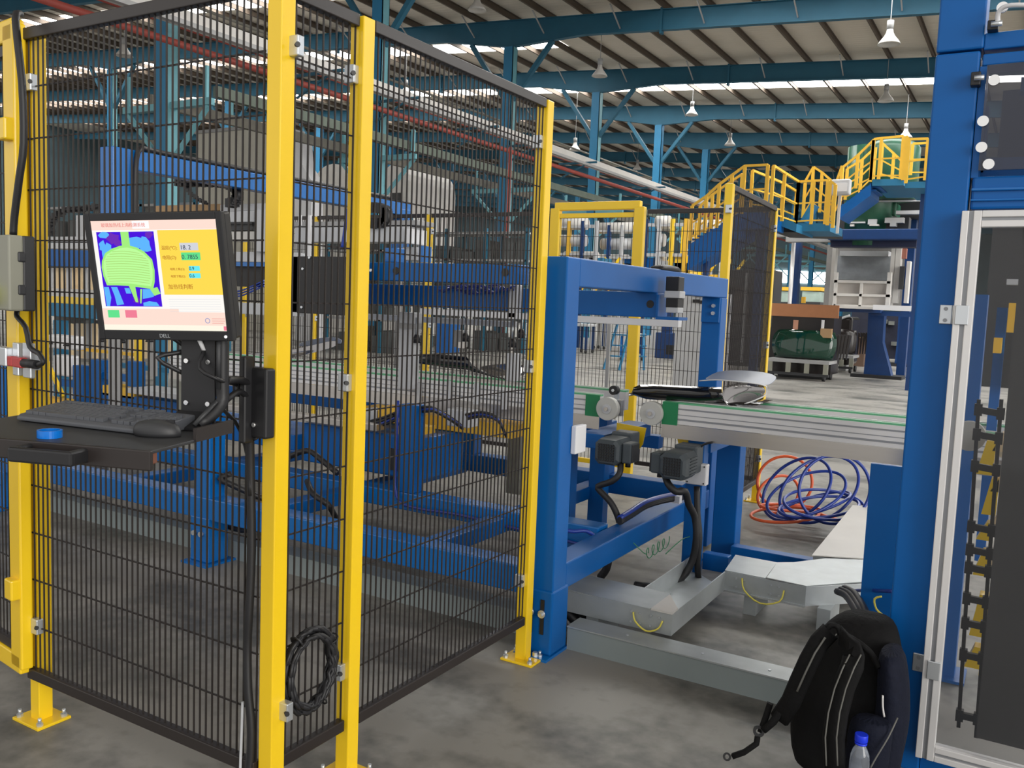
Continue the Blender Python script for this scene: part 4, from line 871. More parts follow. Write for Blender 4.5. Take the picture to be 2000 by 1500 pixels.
for lab, m, pts in (('yellow jumper wire on the nearer part of the cable tray', YWIRE, ((-1.40, 3.485, .175), (-1.385, 3.475, .14), (-1.33, 3.47, .11), (-1.28, 3.475, .13), (-1.265, 3.485, .165))), ('yellow jumper wire arching on the farther part of the cable tray', YWIRE, ((-1.14, 4.235, .185), (-1.12, 4.22, .13), (-1.04, 4.215, .085), (-.95, 4.22, .11), (-.935, 4.235, .165)))):
    tag(MB().tube(pts, .004).build('jumper_wire', m), lab, 'wire')
for k, pts in enumerate((((-1.62, 3.62, .02), (-1.68, 3.56, .07), (-1.75, 3.55, .13), (-1.9, 3.6, .13)), ((-1.60, 3.56, .02), (-1.68, 3.52, .05), (-1.76, 3.52, .10), (-1.9, 3.55, .10)))):
    tag(MB().tube(pts, .022).build('tray_cable', BLK), 'thick black cable poking out of the tray beside the blue foot', 'cable', 'cables out of the tray beside the blue foot')
tag(MB().tube([at(x, y, Y=4.0) for x, y in ((1190, 1085), (1185, 1110), (1172, 1128))], .02).build('tray_cable', BLK), 'short black cable dropping into the tray under the lower portal beam', 'cable')
for k in range(3):
    pts = ((1635, 1155, 4.15), (1652, 1163, 4.05), (1668, 1185, 3.8), (1682, 1215, 3.5), (1690, 1245, 3.25), (1700, 1280, 3.3))
    tag(MB().tube([at(x+k*7, y-k*3, Y=Y) for x, y, Y in pts], .016).build('machine_cable', BLK), 'black cable bending from the tray down behind the backpack', 'cable', 'cables from the tray behind the backpack')
tag(MB().tube([at(x, y, Y=Y) for x, y, Y in ((1660, 1155, 4.2), (1690, 1153, 4.0), (1745, 1155, 3.7))], .008).build('air_hose', BHO), 'short blue hose between the tray end and the cabinet post', 'hose')
tag(MB().tube([at(x, y, Y=3.6) for x, y in ((1722, 1165), (1708, 1170), (1712, 1190), (1728, 1205), (1736, 1220), (1722, 1226), (1720, 1222), (1732, 1219))], .004).build('earth_wire', YWIRE), 'yellow-green earth wire curling by the dark blue plate', 'wire')
# coiled hoses on the floor
def loops(name, label, m, r, lst):
    b = MB()
    for c, R_, tiltv, sq in lst:
        c = V(c); n_ = V(tiltv).normalized(); a = n_.orthogonal().normalized(); d = n_.cross(a); N = 16
        b.tube([c+(a*math.cos(2*math.pi*i/N)*R_+d*math.sin(2*math.pi*i/N)*R_*sq) for i in range(N)], r, n=7, smooth=3, closed=True)
    return tag(b.build(name, m), label, 'hose')
hp = lambda x, y, Y: at(x, y, Y=Y)
loops('air_hose_coil', 'loose blue air hose coil on the floor beyond the cable tray', BHO, .011, [
    (hp(1600, 955, 6.3), .32, (.35, -.75, .55), .62), (hp(1555, 955, 6.3), .27, (-.3, -.8, .5), .8), (hp(1630, 955, 6.2), .25, (.45, -.8, .25), .9), (hp(1575, 965, 6.2), .30, (.1, -.6, .8), .55), (hp(1600, 990, 6.2), .30, (.1, -.25, .95), .45), (hp(1590, 985, 6.3), .28, (-.2, -.2, .95), .5), (hp(1610, 985, 6.2), .3, (.3, -.3, .9), .55)])
loops('air_hose_coil', 'loose orange air hose coil on the floor left of the blue one', ORG, .011, [
    (hp(1532, 942, 6.6), .20, (.1, -.9, .2), .95), (hp(1533, 1005, 6.2), .25, (0, -.1, 1), .62), (hp(1545, 992, 6.3), .24, (.1, .0, 1), .35), (hp(1520, 965, 6.6), .18, (.5, -.7, .5), .7)])
tag(MB().tube([at(x, y, Z=.012) for x, y in ((1590, 1000), (1620, 1010), (1640, 1016))], .011).tube([at(1640, 1016, Z=.012), at(1650, 1022, Z=.012)], .014).build('hose_end', ORG), 'orange hose end with a metal coupling pointing at the tray', 'hose')

# ================================================================ BACKPACK AND BOTTLE
YB = 2.80
t = thing('backpack', 'black backpack with padded straps leaning on the blue cabinet post', 'backpack', at(1640, 1499, Y=YB))
secs = [(1540, 1540, 1740), (1500, 1530, 1742), (1450, 1525, 1752), (1400, 1530, 1758), (1350, 1545, 1760), (1310, 1560, 1754), (1275, 1580, 1746), (1250, 1605, 1738), (1232, 1640, 1722)]
R = []
for k, (y, xa, xb) in enumerate(secs):
    a = at(xa, y, Y=YB); c = at(xb, y, Y=YB); cx = (a.x+c.x)/2; w = abs(c.x-a.x)/2; d = (.13, .14, .14, .135, .125, .11, .095, .075, .04)[k]
    lean = .10*k/8; z = (a.z+c.z)/2
    R.append([(cx+w*math.copysign(abs(math.cos(q))**.75, math.cos(q)), YB+.10+lean+d*math.copysign(abs(math.sin(q))**.8, math.sin(q)), max(z, .0)+(c.z-a.z)/2*math.cos(q)*.0) for q in [2*math.pi*i/28 for i in range(28)]])
MB().loft(R).build('body', FABR, t, subd=1)
def ribbon(pts, w, th=.012, Y=YB, side=V((1, 0, .25))):
    s_ = side.normalized(); P = [at(x, y, Y=Yv) for x, y, Yv in pts]; Q = []
    for i in range(len(P)-1):
        for j in range(3): Q.append(P[i].lerp(P[i+1], j/3))
    Q.append(P[-1]); b = MB(); RR = []
    for i, p in enumerate(Q):
        d = (Q[min(i+1, len(Q)-1)]-Q[max(i-1, 0)]).normalized(); n_ = d.cross(V((0, 1, 0))).normalized()
        RR.append([p+n_*w+V((0, .0, 0)), p+n_*w*.8-V((0, th, 0)), p-n_*w*.8-V((0, th, 0)), p-n_*w])
    return b.loft(RR)
st = ribbon([(1622, 1232, 2.80), (1600, 1255, 2.75), (1580, 1290, 2.73), (1562, 1330, 2.72), (1545, 1370, 2.72), (1522, 1405, 2.74)], .030).build('shoulder_strap', FABR, t)
ribbon([(1612, 1245, 2.755), (1592, 1275, 2.72), (1574, 1312, 2.70), (1557, 1350, 2.70)], .003, .004).build('strap_piping', PIPG, st)
ribbon([(1634, 1238, 2.81), (1606, 1278, 2.765), (1590, 1315, 2.75)], .002, .004).build('strap_piping', PIPG, st)
s2 = ribbon([(1640, 1240, 2.80), (1668, 1270, 2.70), (1665, 1300, 2.66), (1648, 1340, 2.65), (1635, 1390, 2.64), (1628, 1440, 2.64), (1630, 1500, 2.65)], .032).build('shoulder_strap', FABR, t)
for o_ in (-16, 6): ribbon([(1676+o_, 1278, 2.68), (1662+o_, 1305, 2.64), (1646+o_, 1345, 2.63), (1634+o_, 1392, 2.62), (1628+o_, 1440, 2.62), (1630+o_, 1495, 2.63)], .0022, .004).build('strap_piping', PIPG, s2)
ribbon([(1530, 1378, 2.74), (1510, 1410, 2.72), (1492, 1425, 2.72)], .012).build('webbing', FABR, t)
ribbon([(1505, 1372, 2.76), (1496, 1400, 2.74), (1486, 1428, 2.73)], .010).build('webbing', FABR, t)
c = at(1482, 1428, Y=2.72); MB().ringdisc(c, (.3, -1, .2), .018, .009, .010, 14).build('strap_ring', BLK, t)
ribbon([(1480, 1436, 2.72), (1478, 1452, 2.71), (1455, 1468, 2.70), (1432, 1476, 2.70)], .009).build('webbing', FABR, t)
c = at(1420, 1478, Y=2.70); MB().ringdisc(c, (0, -1, .5), .013, .007, .005, 14).build('strap_ring', BLK, t)
MB().tube([at(1650, 1240, Y=2.85), at(1672, 1252, Y=2.80), at(1700, 1275, Y=2.80), at(1718, 1305, Y=2.78)], .010).build('top_handle', FABR, t)
MB().tube([at(1612, 1236, Y=2.8), at(1620, 1222, Y=2.8), at(1636, 1224, Y=2.82), at(1642, 1240, Y=2.82)], .009).build('hang_loop', FABR, t)
R = []
for y, xa, xb in ((1270, 1722, 1752), (1310, 1716, 1762), (1360, 1716, 1766), (1410, 1712, 1766), (1450, 1700, 1758), (1490, 1690, 1748), (1530, 1680, 1745)):
    a = at(xa, y, Y=2.78); c = at(xb, y, Y=2.78); cx = (a.x+c.x)/2; w = abs(c.x-a.x)/2+.012; R.append([(cx+w*math.cos(q), 2.84+.09*math.sin(q), a.z) for q in [2*math.pi*i/16 for i in range(16)]])
MB().loft(R).build('front_compartment', NVFAB, t, subd=1)
R = []
for y, xa, xb in ((1400, 1660, 1745), (1430, 1650, 1742), (1470, 1645, 1735), (1530, 1640, 1730)):
    a = at(xa, y, Y=2.68); c = at(xb, y, Y=2.68); cx = (a.x+c.x)/2; w = abs(c.x-a.x)/2; R.append([(cx+w*math.cos(q), 2.73+.05*math.sin(q), a.z) for q in [2*math.pi*i/16 for i in range(16)]])
MB().loft(R).build('bottle_pocket', NVFAB, t, subd=1)
MB().tube([at(1753, 1402, Y=2.73), at(1735, 1440, Y=2.69), at(1712, 1478, Y=2.67), at(1700, 1500, Y=2.66)], .0025, n=5).build('pocket_piping', PIPG, t)
MB().tube([at(1724, 1358, Y=2.73), at(1724, 1380, Y=2.73), at(1727, 1400, Y=2.73)], .003, n=5).build('zip_pull', ALU, t)
c = at(1682, 1445, Y=2.655)
bt = thing('water_bottle', 'clear water bottle with a blue cap in the backpack pocket', 'bottle', c)
R = []
for z, r_ in ((0, .013), (-.015, .013), (-.028, .020), (-.045, .026), (-.07, .028), (-.13, .028)): R.append([(c.x+r_*math.cos(2*math.pi*i/20), c.y+r_*math.sin(2*math.pi*i/20), c.z+z) for i in range(20)])
MB().loft(R).build('bottle_body', PET, bt); MB().cyl((c.x, c.y, c.z-.004), (c.x, c.y, c.z+.018), .0185, n=24).build('cap', BCAP, bt, bevel=.002)
MB().cyl((c.x, c.y, c.z-.012), (c.x, c.y, c.z-.006), .0175, n=24).build('cap_ring', BCAP, bt)

# ================================================================ BLUE CABINET ON THE RIGHT
YC = 3.10
zc = lambda y, x=1940: at(x, y, Y=YC).z
t = thing('blue_cabinet', 'large blue steel machine cabinet at the right edge', 'machine cabinet', (-.27, 3.16, 0))
MB().box(-.337, -.212, YC, YC+.12, .0, zc(100, 1870)-.004).build('corner_post', BLU, t, bevel=.006)
MB().box(-.337, -.205, YC, YC+.12, zc(100, 1870)+.002, 3.3).build('upper_post', BLU, t, bevel=.006)
MB().box(-.205, 1.0, YC+.01, YC+.11, zc(408), zc(342)).build('cross_beam', BLU, t, bevel=.008)
MB().box(-.205, 1.0, YC, YC+.012, zc(372), zc(366)).box(-.205, 1.0, YC, YC+.012, zc(392), zc(388)).build('beam_rib', BLU2, t, bevel=.003)
MB().box(-.205, 1.0, YC+.005, YC+.11, zc(126), zc(103)+.0).build('top_beam', BLU, t, bevel=.004)
MB().box(-.205, 1.0, YC+.005, YC+.11, zc(95), zc(62)).build('head_beam', BLU, t, bevel=.004)
MB().box(.88, 1.0, YC, YC+.12, 0, zc(345)).build('far_post', BLU, t, bevel=.005)
MB().box(-.21, -.19, YC+.01, YC+.11, zc(345), zc(126)).build('inner_edge', BLU, t)
MB().box(-.21, 1.0, YC+.02, YC+.12, .0, .06).build('base_beam', BLU, t)
for x0, x1_, y0, y1 in ((1898, 1915, 145, 170), (1930, 1950, 45, 62)):
    a = at(x0, y0, Y=YC); c = at(x1_, y1, Y=YC); MB().box(a.x, c.x, YC-.03, YC+.01, c.z, a.z).build('clamp', BLK, t, bevel=.003)
    MB().cyl((a.x+.01, YC-.034, (a.z+c.z)/2), (c.x+.01, YC-.034, (a.z+c.z)/2), .008).build('clamp_pin', ZINC, t)
MB().tube([at(1949, 45, Y=YC-.03), at(1950, 25, Y=YC-.04), at(1965, 12, Y=YC-.05), at(2000, 10, Y=YC-.06), at(2040, 14, Y=YC-.05)], .007).build('lifting_handle', WHT, t)
# clear upper cover
t = thing('clear_cover', 'clear plastic cover with round screws above the glass door', 'cover', (.2, 3.06, 2.1))
MB().box(-.190, .88, YC-.012, YC-.004, zc(333), zc(128)).build('cover_sheet', CLRG, t)
for x, y in ((1920, 237), (1917, 288), (1931, 321), (1942, 157), (1958, 15)):
    h = at(x, y, Y=YC-.014); MB().cyl((h.x, YC-.020, h.z), (h.x, YC-.012, h.z), .016, n=20).build('cover_screw', SCRW, t); 
t = thing('inner_machine_block', 'blue block with dark parts behind the clear cover', 'machine part', (.3, 3.3, 2.0))
a = at(1898, 200, Y=3.22); MB().box(a.x, a.x+.05, 3.22, 3.30, zc(325), zc(190)).build('blue_upright', BLU2, t)
MB().box(a.x+.02, .85, 3.22, 3.27, zc(333), zc(296)).build('blue_sill', BLU2, t); MB().box(-.1, .85, 3.20, 3.26, zc(168), zc(140)).build('blue_head', BLU2, t)
MB().box(-.16, .85, 3.5, 3.52, zc(340), zc(120)).build('dark_back', DPAN, t); MB().box(.02, .10, 3.3, 3.4, zc(300), zc(180)).build('brown_block', CARD, t)
# aluminium framed door
t = thing('glass_door', 'aluminium framed tinted glass door of the blue cabinet', 'door', (-.2, 3.07, 1))
xl, xr = -.222, .86; zb, zt_ = .072, zc(414, 1920)
MB().box(xl, xl+.020, YC-.045, YC-.005, zb, zt_).box(xl+.033, xl+.055, YC-.045, YC-.005, zb, zt_).build('frame_stile', ALU, t, bevel=.002)
MB().box(xl+.02, xl+.033, YC-.038, YC-.005, zb, zt_).build('stile_groove', ALUD, t)
MB().box(xr-.05, xr, YC-.045, YC-.005, zb, zt_).build('far_stile', ALU, t, bevel=.002)
for z in (zb, zt_-.05):
    MB().box(xl+.055, xr-.05, YC-.045, YC-.005, z, z+.020).box(xl+.055, xr-.05, YC-.045, YC-.005, z+.030, z+.05).build('frame_rail', ALU, t, bevel=.002)
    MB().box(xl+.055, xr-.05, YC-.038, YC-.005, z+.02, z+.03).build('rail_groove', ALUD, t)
MB().box(xl+.055, xr-.05, YC-.028, YC-.023, zb+.05, zt_-.05).build('glass_pane', DOORG, t)
a = at(1956, 900, Y=YC)
MB().box(a.x-.0, a.x+.25, YC+.02, YC+.03, .16, zt_-.03).build('dark_board', DPAN, t)
for x, y, lab in ((1866, 615, 'upper'), (1812, 1297, 'lower')):
    h = at(x, y, Y=YC); k = MB().box(h.x-.045, h.x-.002, YC-.006, YC, h.z-.03, h.z+.03).box(h.x+.002, h.x+.04, YC-.051, YC-.045, h.z-.03, h.z+.03).cyl((h.x, YC-.03, h.z-.03), (h.x, YC-.03, h.z+.03), .010).build('hinge', ZINC, t, bevel=.002)
    for s in (-.018, .018): MB().cyl((h.x-.028, YC-.006, h.z+s), (h.x-.028, YC-.010, h.z+s), .006).build('hinge_screw', ALUD, k)
# contents behind the door
t = thing('chain_magazine', 'black chain magazine with yellow supports behind the door glass', 'magazine', (-.2, 3.4, .1))
b = MB()
for (xa, ya_), (xb, yb_) in (((1912, 780), (1872, 1420)), ((1956, 780), (1906, 1440))): b.bar(at(xa, ya_, Y=3.35), at(xb, yb_, Y=3.35), .012, .012)
y = 800; k = 0
while y < 1430:
    f_ = (y-780)/650; xa = 1912-40*f_; xb = 1956-50*f_; p = at(xa, y, Y=3.35); q = at(xb, y+8, Y=3.35)
    b.bar(p, q, .018, .022); b.obox(p, V((1, 0, 0)), V((0, 1, 0)), up, .012, .012, .02).obox(q, V((1, 0, 0)), V((0, 1, 0)), up, .012, .012, .02); y += (48, 62, 118, 45, 35, 60)[k % 6]; k += 1
b.build('chain', BLK, t)
for k, (x0, y0, x1_, y1) in enumerate(((1912, 860, 1938, 930), (1922, 935, 1944, 1010), (1912, 1020, 1938, 1060), (1905, 1075, 1928, 1130), (1898, 1160, 1924, 1250), (1888, 1262, 1912, 1312), (1944, 845, 1966, 885), (1940, 930, 1962, 965), (1936, 1000, 1958, 1045), (1930, 1070, 1952, 1120), (1926, 1170, 1946, 1230), (1916, 1290, 1936, 1330))):
    a = at(x0+8, y0, Y=3.55); c = at(x0, y1, Y=3.5); w = abs(at(x1_, y0, Y=3.55).x-at(x0, y0, Y=3.55).x)
    MB().prism([(a.x+w*.3, 3.55, a.z), (a.x+w, 3.55, a.z), (c.x+w*.95, 3.55, c.z), (c.x-.012, 3.55, c.z)], (0, .06, 0)).build('yellow_support', YEL if x0 < 1926 else CREAM, t)
t = thing('idler_wheel_pair', 'two pale discs behind the upper part of the door glass', 'wheel', (-.2, 3.6, .9))
for x, y, r_ in ((1893, 852, .055), (1968, 870, .05)): h = at(x, y, Y=3.62); MB().cyl((h.x, 3.62, h.z), (h.x, 3.65, h.z), r_, n=28).build('disc', NYL, t)
t = thing('inner_column', 'blue column standing inside the cabinet', 'column', (-.3, 4, 0)); a = at(1882, 780, Y=4.0); c = at(1912, 780, Y=4.0)
MB().box(a.x, c.x, 4.0, 4.1, .0, 1.6).build('shaft', BLU, t)
MB().box(a.x-.04, c.x+.04, 3.96, 4.14, 0, .012).build('foot', BLU, t)
t = thing('inner_module', 'dark module with yellow blocks deep inside the cabinet', 'machine part', (.1, 4.6, 1.2)); part(t, 'dark_panel', DPAN, 1925, 440, 2060, 760, 4.9, .03)
for q in ((1968, 592, 2000, 650), (1940, 660, 1956, 690), (1975, 690, 2000, 760)): part(t, 'yellow_block', YELB, *q, 4.6, .1)
part(t, 'white_piston', LGR, 1966, 545, 1992, 556, 4.5, .1); part(t, 'leg', BLU, 1925, 600, 1945, 1100, 4.7, .08)

# ================================================================ REAR FENCE
RY = 6.88
def rx(px, y=500): return at(px, y, Y=RY).x
fence_post(-1.725, 5.53, 'tall yellow rear fence post seen above the far portal corner', cd=(0.3, -1))
fence_post(-1.79, 6.88, 'yellow rear fence post with base plate beside the orange hose', cd=(0.4, -1))
fence_post(rx(838), RY, 'yellow rear fence post seen through the right mesh panel', cd=(1, -.3))
fence_post(rx(613, 700), RY, 'yellow rear fence post seen between the two front posts', cd=(1, -.3))
fence_post(rx(478, 700), RY, 'yellow rear fence post right of the monitor foot', cd=(1, -.3))
fence_post(rx(656, 700), RY+.35, 'yellow rear fence post just left of the second front post', cd=(1, -.3))
mesh_panel((-1.735, 5.57), (-1.775, 6.85), 'dark mesh panel seen edge-on right of the far portal leg', group='black mesh panels of the rear fence')
rp = 'black mesh panels of the rear fence'
mesh_panel((rx(1262), RY), (-1.82, RY), 'rear mesh panel between the gate and the corner post', group=rp, pitch=.034)
mesh_panel((rx(842), RY), (rx(1075), RY), 'rear mesh panel left of the yellow rear gate', group=rp, pitch=.034)
mesh_panel((rx(617, 700), RY), (rx(832), RY), 'rear mesh panel behind the lifting post', group=rp, pitch=.034)
mesh_panel((rx(482, 700), RY), (rx(609, 700), RY), 'rear mesh panel behind the front corner post', group=rp, pitch=.034)
t = thing('rear_gate', 'yellow framed mesh gate in the rear fence above the portal', 'gate', (rx(1165), RY, 0))
xa, xb = rx(1074), rx(1256)
for x0 in (xa, xb-.09): MB().box(x0, x0+.09, RY-.03, RY+.03, .01, 2.32).build('gate_post', YEL, t, bevel=.006)
MB().box(xa+.04, xb-.04, RY-.028, RY+.03, 2.30, 2.37).build('top_bar', YEL, t, bevel=.006)
MB().box(xa+.09, xb-.09, RY-.02, RY+.02, 2.235, 2.275).build('leaf_frame', YEL, t, bevel=.004); MB().box(xa+.09, xb-.09, RY-.02, RY+.02, .12, .16).build('leaf_frame', YEL, t, bevel=.004)
b = MB(); n = int((xb-xa-.18)/.034)
for i in range(n+1): b.box(xa+.09+i*.034-.0017, xa+.09+i*.034+.0017, RY-.0017, RY+.0017, .16, 2.235)
for i in range(12): b.box(xa+.09, xb-.09, RY+.002, RY+.005, .3+i*.1615-.0017, .3+i*.1615+.0017)
b.build('wire_grid', BLKM, t)
MB().box(rx(1188, 700), rx(1194, 700), RY-.05, RY-.03, .2, 1.45).build('grey_stay', GREY, t)

# ================================================================ MACHINES LEFT BEHIND THE MESH
t = thing('loader_portal', 'tall blue loader portal rising behind the monitor', 'machine frame', (-5.5, 3.87, 0))
MB().box(-5.57, -5.43, 3.79, 3.93, 1.42, 2.435).build('leg', BLU2, t, bevel=.006); MB().box(-5.57, -5.43, 6.94, 7.1, 1.78, 2.36).build('leg', BLU2, t, bevel=.006)
MB().box(-5.56, -5.44, 3.93, 7.1, 2.30, 2.435).build('top_beam', BLU2, t, bevel=.006)
MB().box(-5.53, -5.47, 3.82, 3.88, 0, 1.42).build('lower_leg', GREY, t); MB().box(-5.53, -5.47, 7.0, 7.06, 0, 1.78).build('lower_leg', GREY, t)
MB().tube([(-5.42, 3.95, 1.9), (-5.41, 3.95, 2.3), (-5.42, 4.0, 2.45), (-5.46, 4.2, 2.455), (-5.46, 5.5, 2.45), (-5.46, 6.8, 2.45)], .018).build('beam_cable', BLK, t)
t = thing('linear_robot', 'grey linear robot axes with black cable chain behind the fence', 'robot', at(500, 480, Y=5.0))
YR = 5.0
part(t, 'long_axis', LGR, 575, 443, 800, 473, YR, .16, .006); part(t, 'end_cap', WHT, 790, 446, 801, 476, YR-.02, .2, .006)
part(t, 'top_plate', GREY, 545, 432, 815, 441, YR, .2, .003); part(t, 'rear_block', LGR, 430, 398, 520, 412, YR+.1, .2, .004)
part(t, 'slide_block', LGR, 497, 408, 519, 492, YR-.05, .15, .006); part(t, 'axis_body', LGR, 432, 412, 497, 434, YR, .16, .006); part(t, 'axis_gap', BLK, 440, 434, 492, 438, YR, .1)
part(t, 'axis_lower', WPT, 440, 452, 500, 470, YR, .16, .006); part(t, 'dark_slot', DGR, 438, 438, 492, 450, YR+.02, .1); part(t, 'base_axis', LGR, 446, 492, 570, 512, YR, .2, .004)
part(t, 'blue_rail', BLU2, 446, 512, 516, 520, YR, .15); part(t, 'dark_carriage', BLK, 452, 520, 516, 560, YR+.05, .15); part(t, 'lower_axis', LGR, 455, 592, 520, 614, YR, .15, .004)
part(t, 'left_axis', LGR, 88, 462, 185, 472, YR, .2, .004); part(t, 'left_axis_lower', LGR, 88, 474, 185, 486, YR, .2, .004); part(t, 'rear_box', LGR, 148, 420, 182, 465, YR+.2, .15, .004)
part(t, 'upper_shelf', CARD, 300, 400, 430, 412, YR+.2, .2)
part(t, 'hanging_slide', BLU2, 818, 480, 826, 512, YR, .1); part(t, 'rear_housing', LGR, 786, 482, 812, 508, YR+.1, .2, .004)
part(t, 'white_rod', WHT, 600, 420, 605, 500, YR-.1, .02); part(t, 'white_rod', WHT, 583, 420, 586, 440, YR-.1, .02)
def chain(par, pts, Y, r_):
    P = [at(x, y, Y=Y) for x, y in pts]; b = MB().tube(P, r_, n=6, smooth=3)
    for i in range(len(P)-1):
        for j in range(3):
            c = P[i].lerp(P[i+1], j/3); b.obox(c, V((1, 0, 0)), V((0, 1, 0)), up, .012, r_*1.5, r_*1.25)
    return b.build('cable_chain', BLK, par)
chain(t, ((350, 356), (380, 356), (420, 357), (445, 360), (462, 370), (466, 382), (458, 395), (445, 398)), 5.0, .028)
chain(t, ((362, 360), (372, 378), (388, 390), (405, 398)), 5.0, .012)
chain(t, ((720, 405), (740, 406), (755, 412), (758, 425), (750, 436), (725, 438)), 5.0, .028)
chain(t, ((97, 455), (98, 440), (108, 422), (128, 410), (160, 408), (200, 402)), 4.95, .022)
for k in range(3): tag(MB().tube([at(x, y+k*4, Y=4.0) for x, y in ((603, 532), (625, 527), (650, 517), (664, 508))], .006).build('pneumatic_hose', BLU2), 'bright blue hose looping on the black cover plate', 'hose', 'hoses on the black cover plate')
for k in range(3): tag(MB().tube([at(x, y+k*5, Y=5.04) for x, y in ((450, 570), (470, 568), (490, 560), (516, 548))], .007).build('pneumatic_hose', BHO), 'blue hose between the monitor and the corner post', 'hose', 'hoses right of the monitor')
tag(MB().tube([at(x, y, Y=4.8) for x, y in ((680, 408), (676, 430), (672, 460), (668, 485))], .012).build('pneumatic_hose', BHO), 'dark blue hose standing beside the grey robot axis', 'hose')
# slat conveyor
t = thing('slat_conveyor', 'blue conveyor with cream slats at the far left behind the mesh', 'conveyor', at(130, 560, Y=6.2)); YS = 6.2
part(t, 'blue_side', BLU, 60, 487, 330, 522, YS, .1, .005)
for k in range(24): fb(MB(), 62+k*11.2, 523, 69+k*11.2, 567, YS+.1, .04).build('slat', CREAM if k % 3 else LGR, t)
part(t, 'dark_under', DGR, 62, 523, 330, 566, YS+.5, .03)
part(t, 'white_band', WPT, 60, 567, 330, 583, YS, .12); part(t, 'yellow_band', YEL, 60, 583, 330, 598, YS, .12)
part(t, 'teal_side', TEALC, 88, 598, 330, 625, YS-.1, .15, .005)
l = at(104, 625, Y=YS-.1); r = at(118, 625, Y=YS-.1); MB().box(l.x, r.x, YS-.1, YS, 0, l.z).build('leg', TEALC, t); l = at(700, 625, Y=YS-.1); 
l = at(300, 625, Y=YS-.1); MB().box(l.x, l.x+.1, YS-.1, YS, 0, l.z).build('leg', TEALC, t)
for k in range(18): fb(MB(), 120+k*12, 632, 128+k*12, 700, YS+.3, .03).build('lower_slat', CREAM if k % 2 else GREY, t)
part(t, 'lower_rail', YELB, 118, 683, 270, 689, YS-.2, .04)
t = thing('fixture_stand', 'blue fixture posts with pale gripper heads under the slat conveyor', 'fixture', at(200, 750, Y=4.9)); YF = 4.9
for x0, y0, x1_ in ((142, 713, 162), (177, 702, 197), (249, 705, 267)):
    fromfloor(t, 'post', BLU, x0, y0, x1_, YF, .09, .0, .004)
part(t, 'tie_bar', BLU, 190, 729, 252, 743, YF+.02, .05, .003); part(t, 'tie_bar', BLU, 112, 742, 145, 755, YF+.05, .05); part(t, 'yellow_post', YEL, 262, 655, 271, 706, YF+.3, .04)
for x0, y0, x1_, y1 in ((92, 655, 145, 682), (103, 694, 135, 735)): part(t, 'gripper_head', WHT, x0, y0, x1_, y1, YF, .12, .02)
for x, y in ((96, 672), (131, 676), (200, 668), (240, 670), (292, 668)): h = at(x, y, Y=YF-.02); MB().cyl(h, h+V((0, 0, .03)), .035, .025).build('suction_cup', BLK, t)
part(t, 'yellow_plate', YELB, 200, 756, 262, 776, YF-.1, .2, .004); part(t, 'steel_bed', LGR, 245, 764, 348, 774, YF-.2, .3, .003); part(t, 'blue_bed', BLU, 200, 776, 345, 800, YF-.1, .3, .004)
part(t, 'diagonal_base', YELB, 82, 778, 124, 800, YF-.2, .1)
t2 = MB().bar(at(88, 700, Y=4.6), at(124, 775, Y=4.6), .03, .03).build('yellow_strut', YEL, t)
part(t, 'grey_upright', GREY, 293, 690, 300, 735, YF, .04); part(t, 'teal_bar', TEALC, 190, 713, 345, 722, YF+.6, .06)
t = thing('trunking_post', 'beige upright trunking beside the monitor bracket', 'trunking', at(352, 800, Y=4.6)); part(t, 'trunking', BOXG, 346, 745, 358, 800, 4.6, .1)

# ================================================================ BACKGROUND BEYOND THE REAR FENCE
def at_floor(px, py): p = at(px, py, Z=0); return p
# cream partition and white round-topped enclosures
a = at(386, 262, Y=24); c = at(520, 262, Y=24)
t = thing('partition_block', 'cream panelled cabin behind the left mesh panel', 'cabin', (a.x, 24, 0)); MB().box(a.x, c.x+.3, 24, 25.5, 0, a.z).build('walls', PARW, t)
MB().box(a.x-.1, c.x+.4, 23.9, 25.6, a.z, a.z+.12).build('roof_edge', GREY, t)
for x0, x1_, y0, lab in ((612, 690, 322, 'left'), (742, 800, 322, 'right')):
    a = at(x0, y0, Y=26); c = at(x1_, y0, Y=26); w = c.x-a.x; t = thing('arched_enclosure', 'white round-topped enclosure standing far behind the mesh, %s one' % lab, 'enclosure', ((a.x+c.x)/2, 26, 0)); zt = a.z
    pts = [(a.x, 26, 0), (c.x, 26, 0)]+[((a.x+c.x)/2+w/2*math.cos(q), 26, zt-.9+.9*math.sin(q)) for q in [math.pi*i/10 for i in range(11)]]
    MB().prism(pts, (0, 3, 0)).build('shell', WPT, t)
    h = at((x0+x1_)/2, 388, Y=25.9); MB().cyl((h.x, 25.9, h.z), (h.x, 26, h.z), .3, n=4).build('arrow_mark', DGR, t)
tag(MB().prism([at(576, 262, Y=20), at(586, 262, Y=20), at(590, 322, Y=20), at(608, 352, Y=20), at(608, 362, Y=20), at(608, 800, Y=20)*1, at(576, 800, Y=20)], (0, .5, 0)).build('white_hood', WHT), 'white sloped hood right beside the front corner post', 'hood')
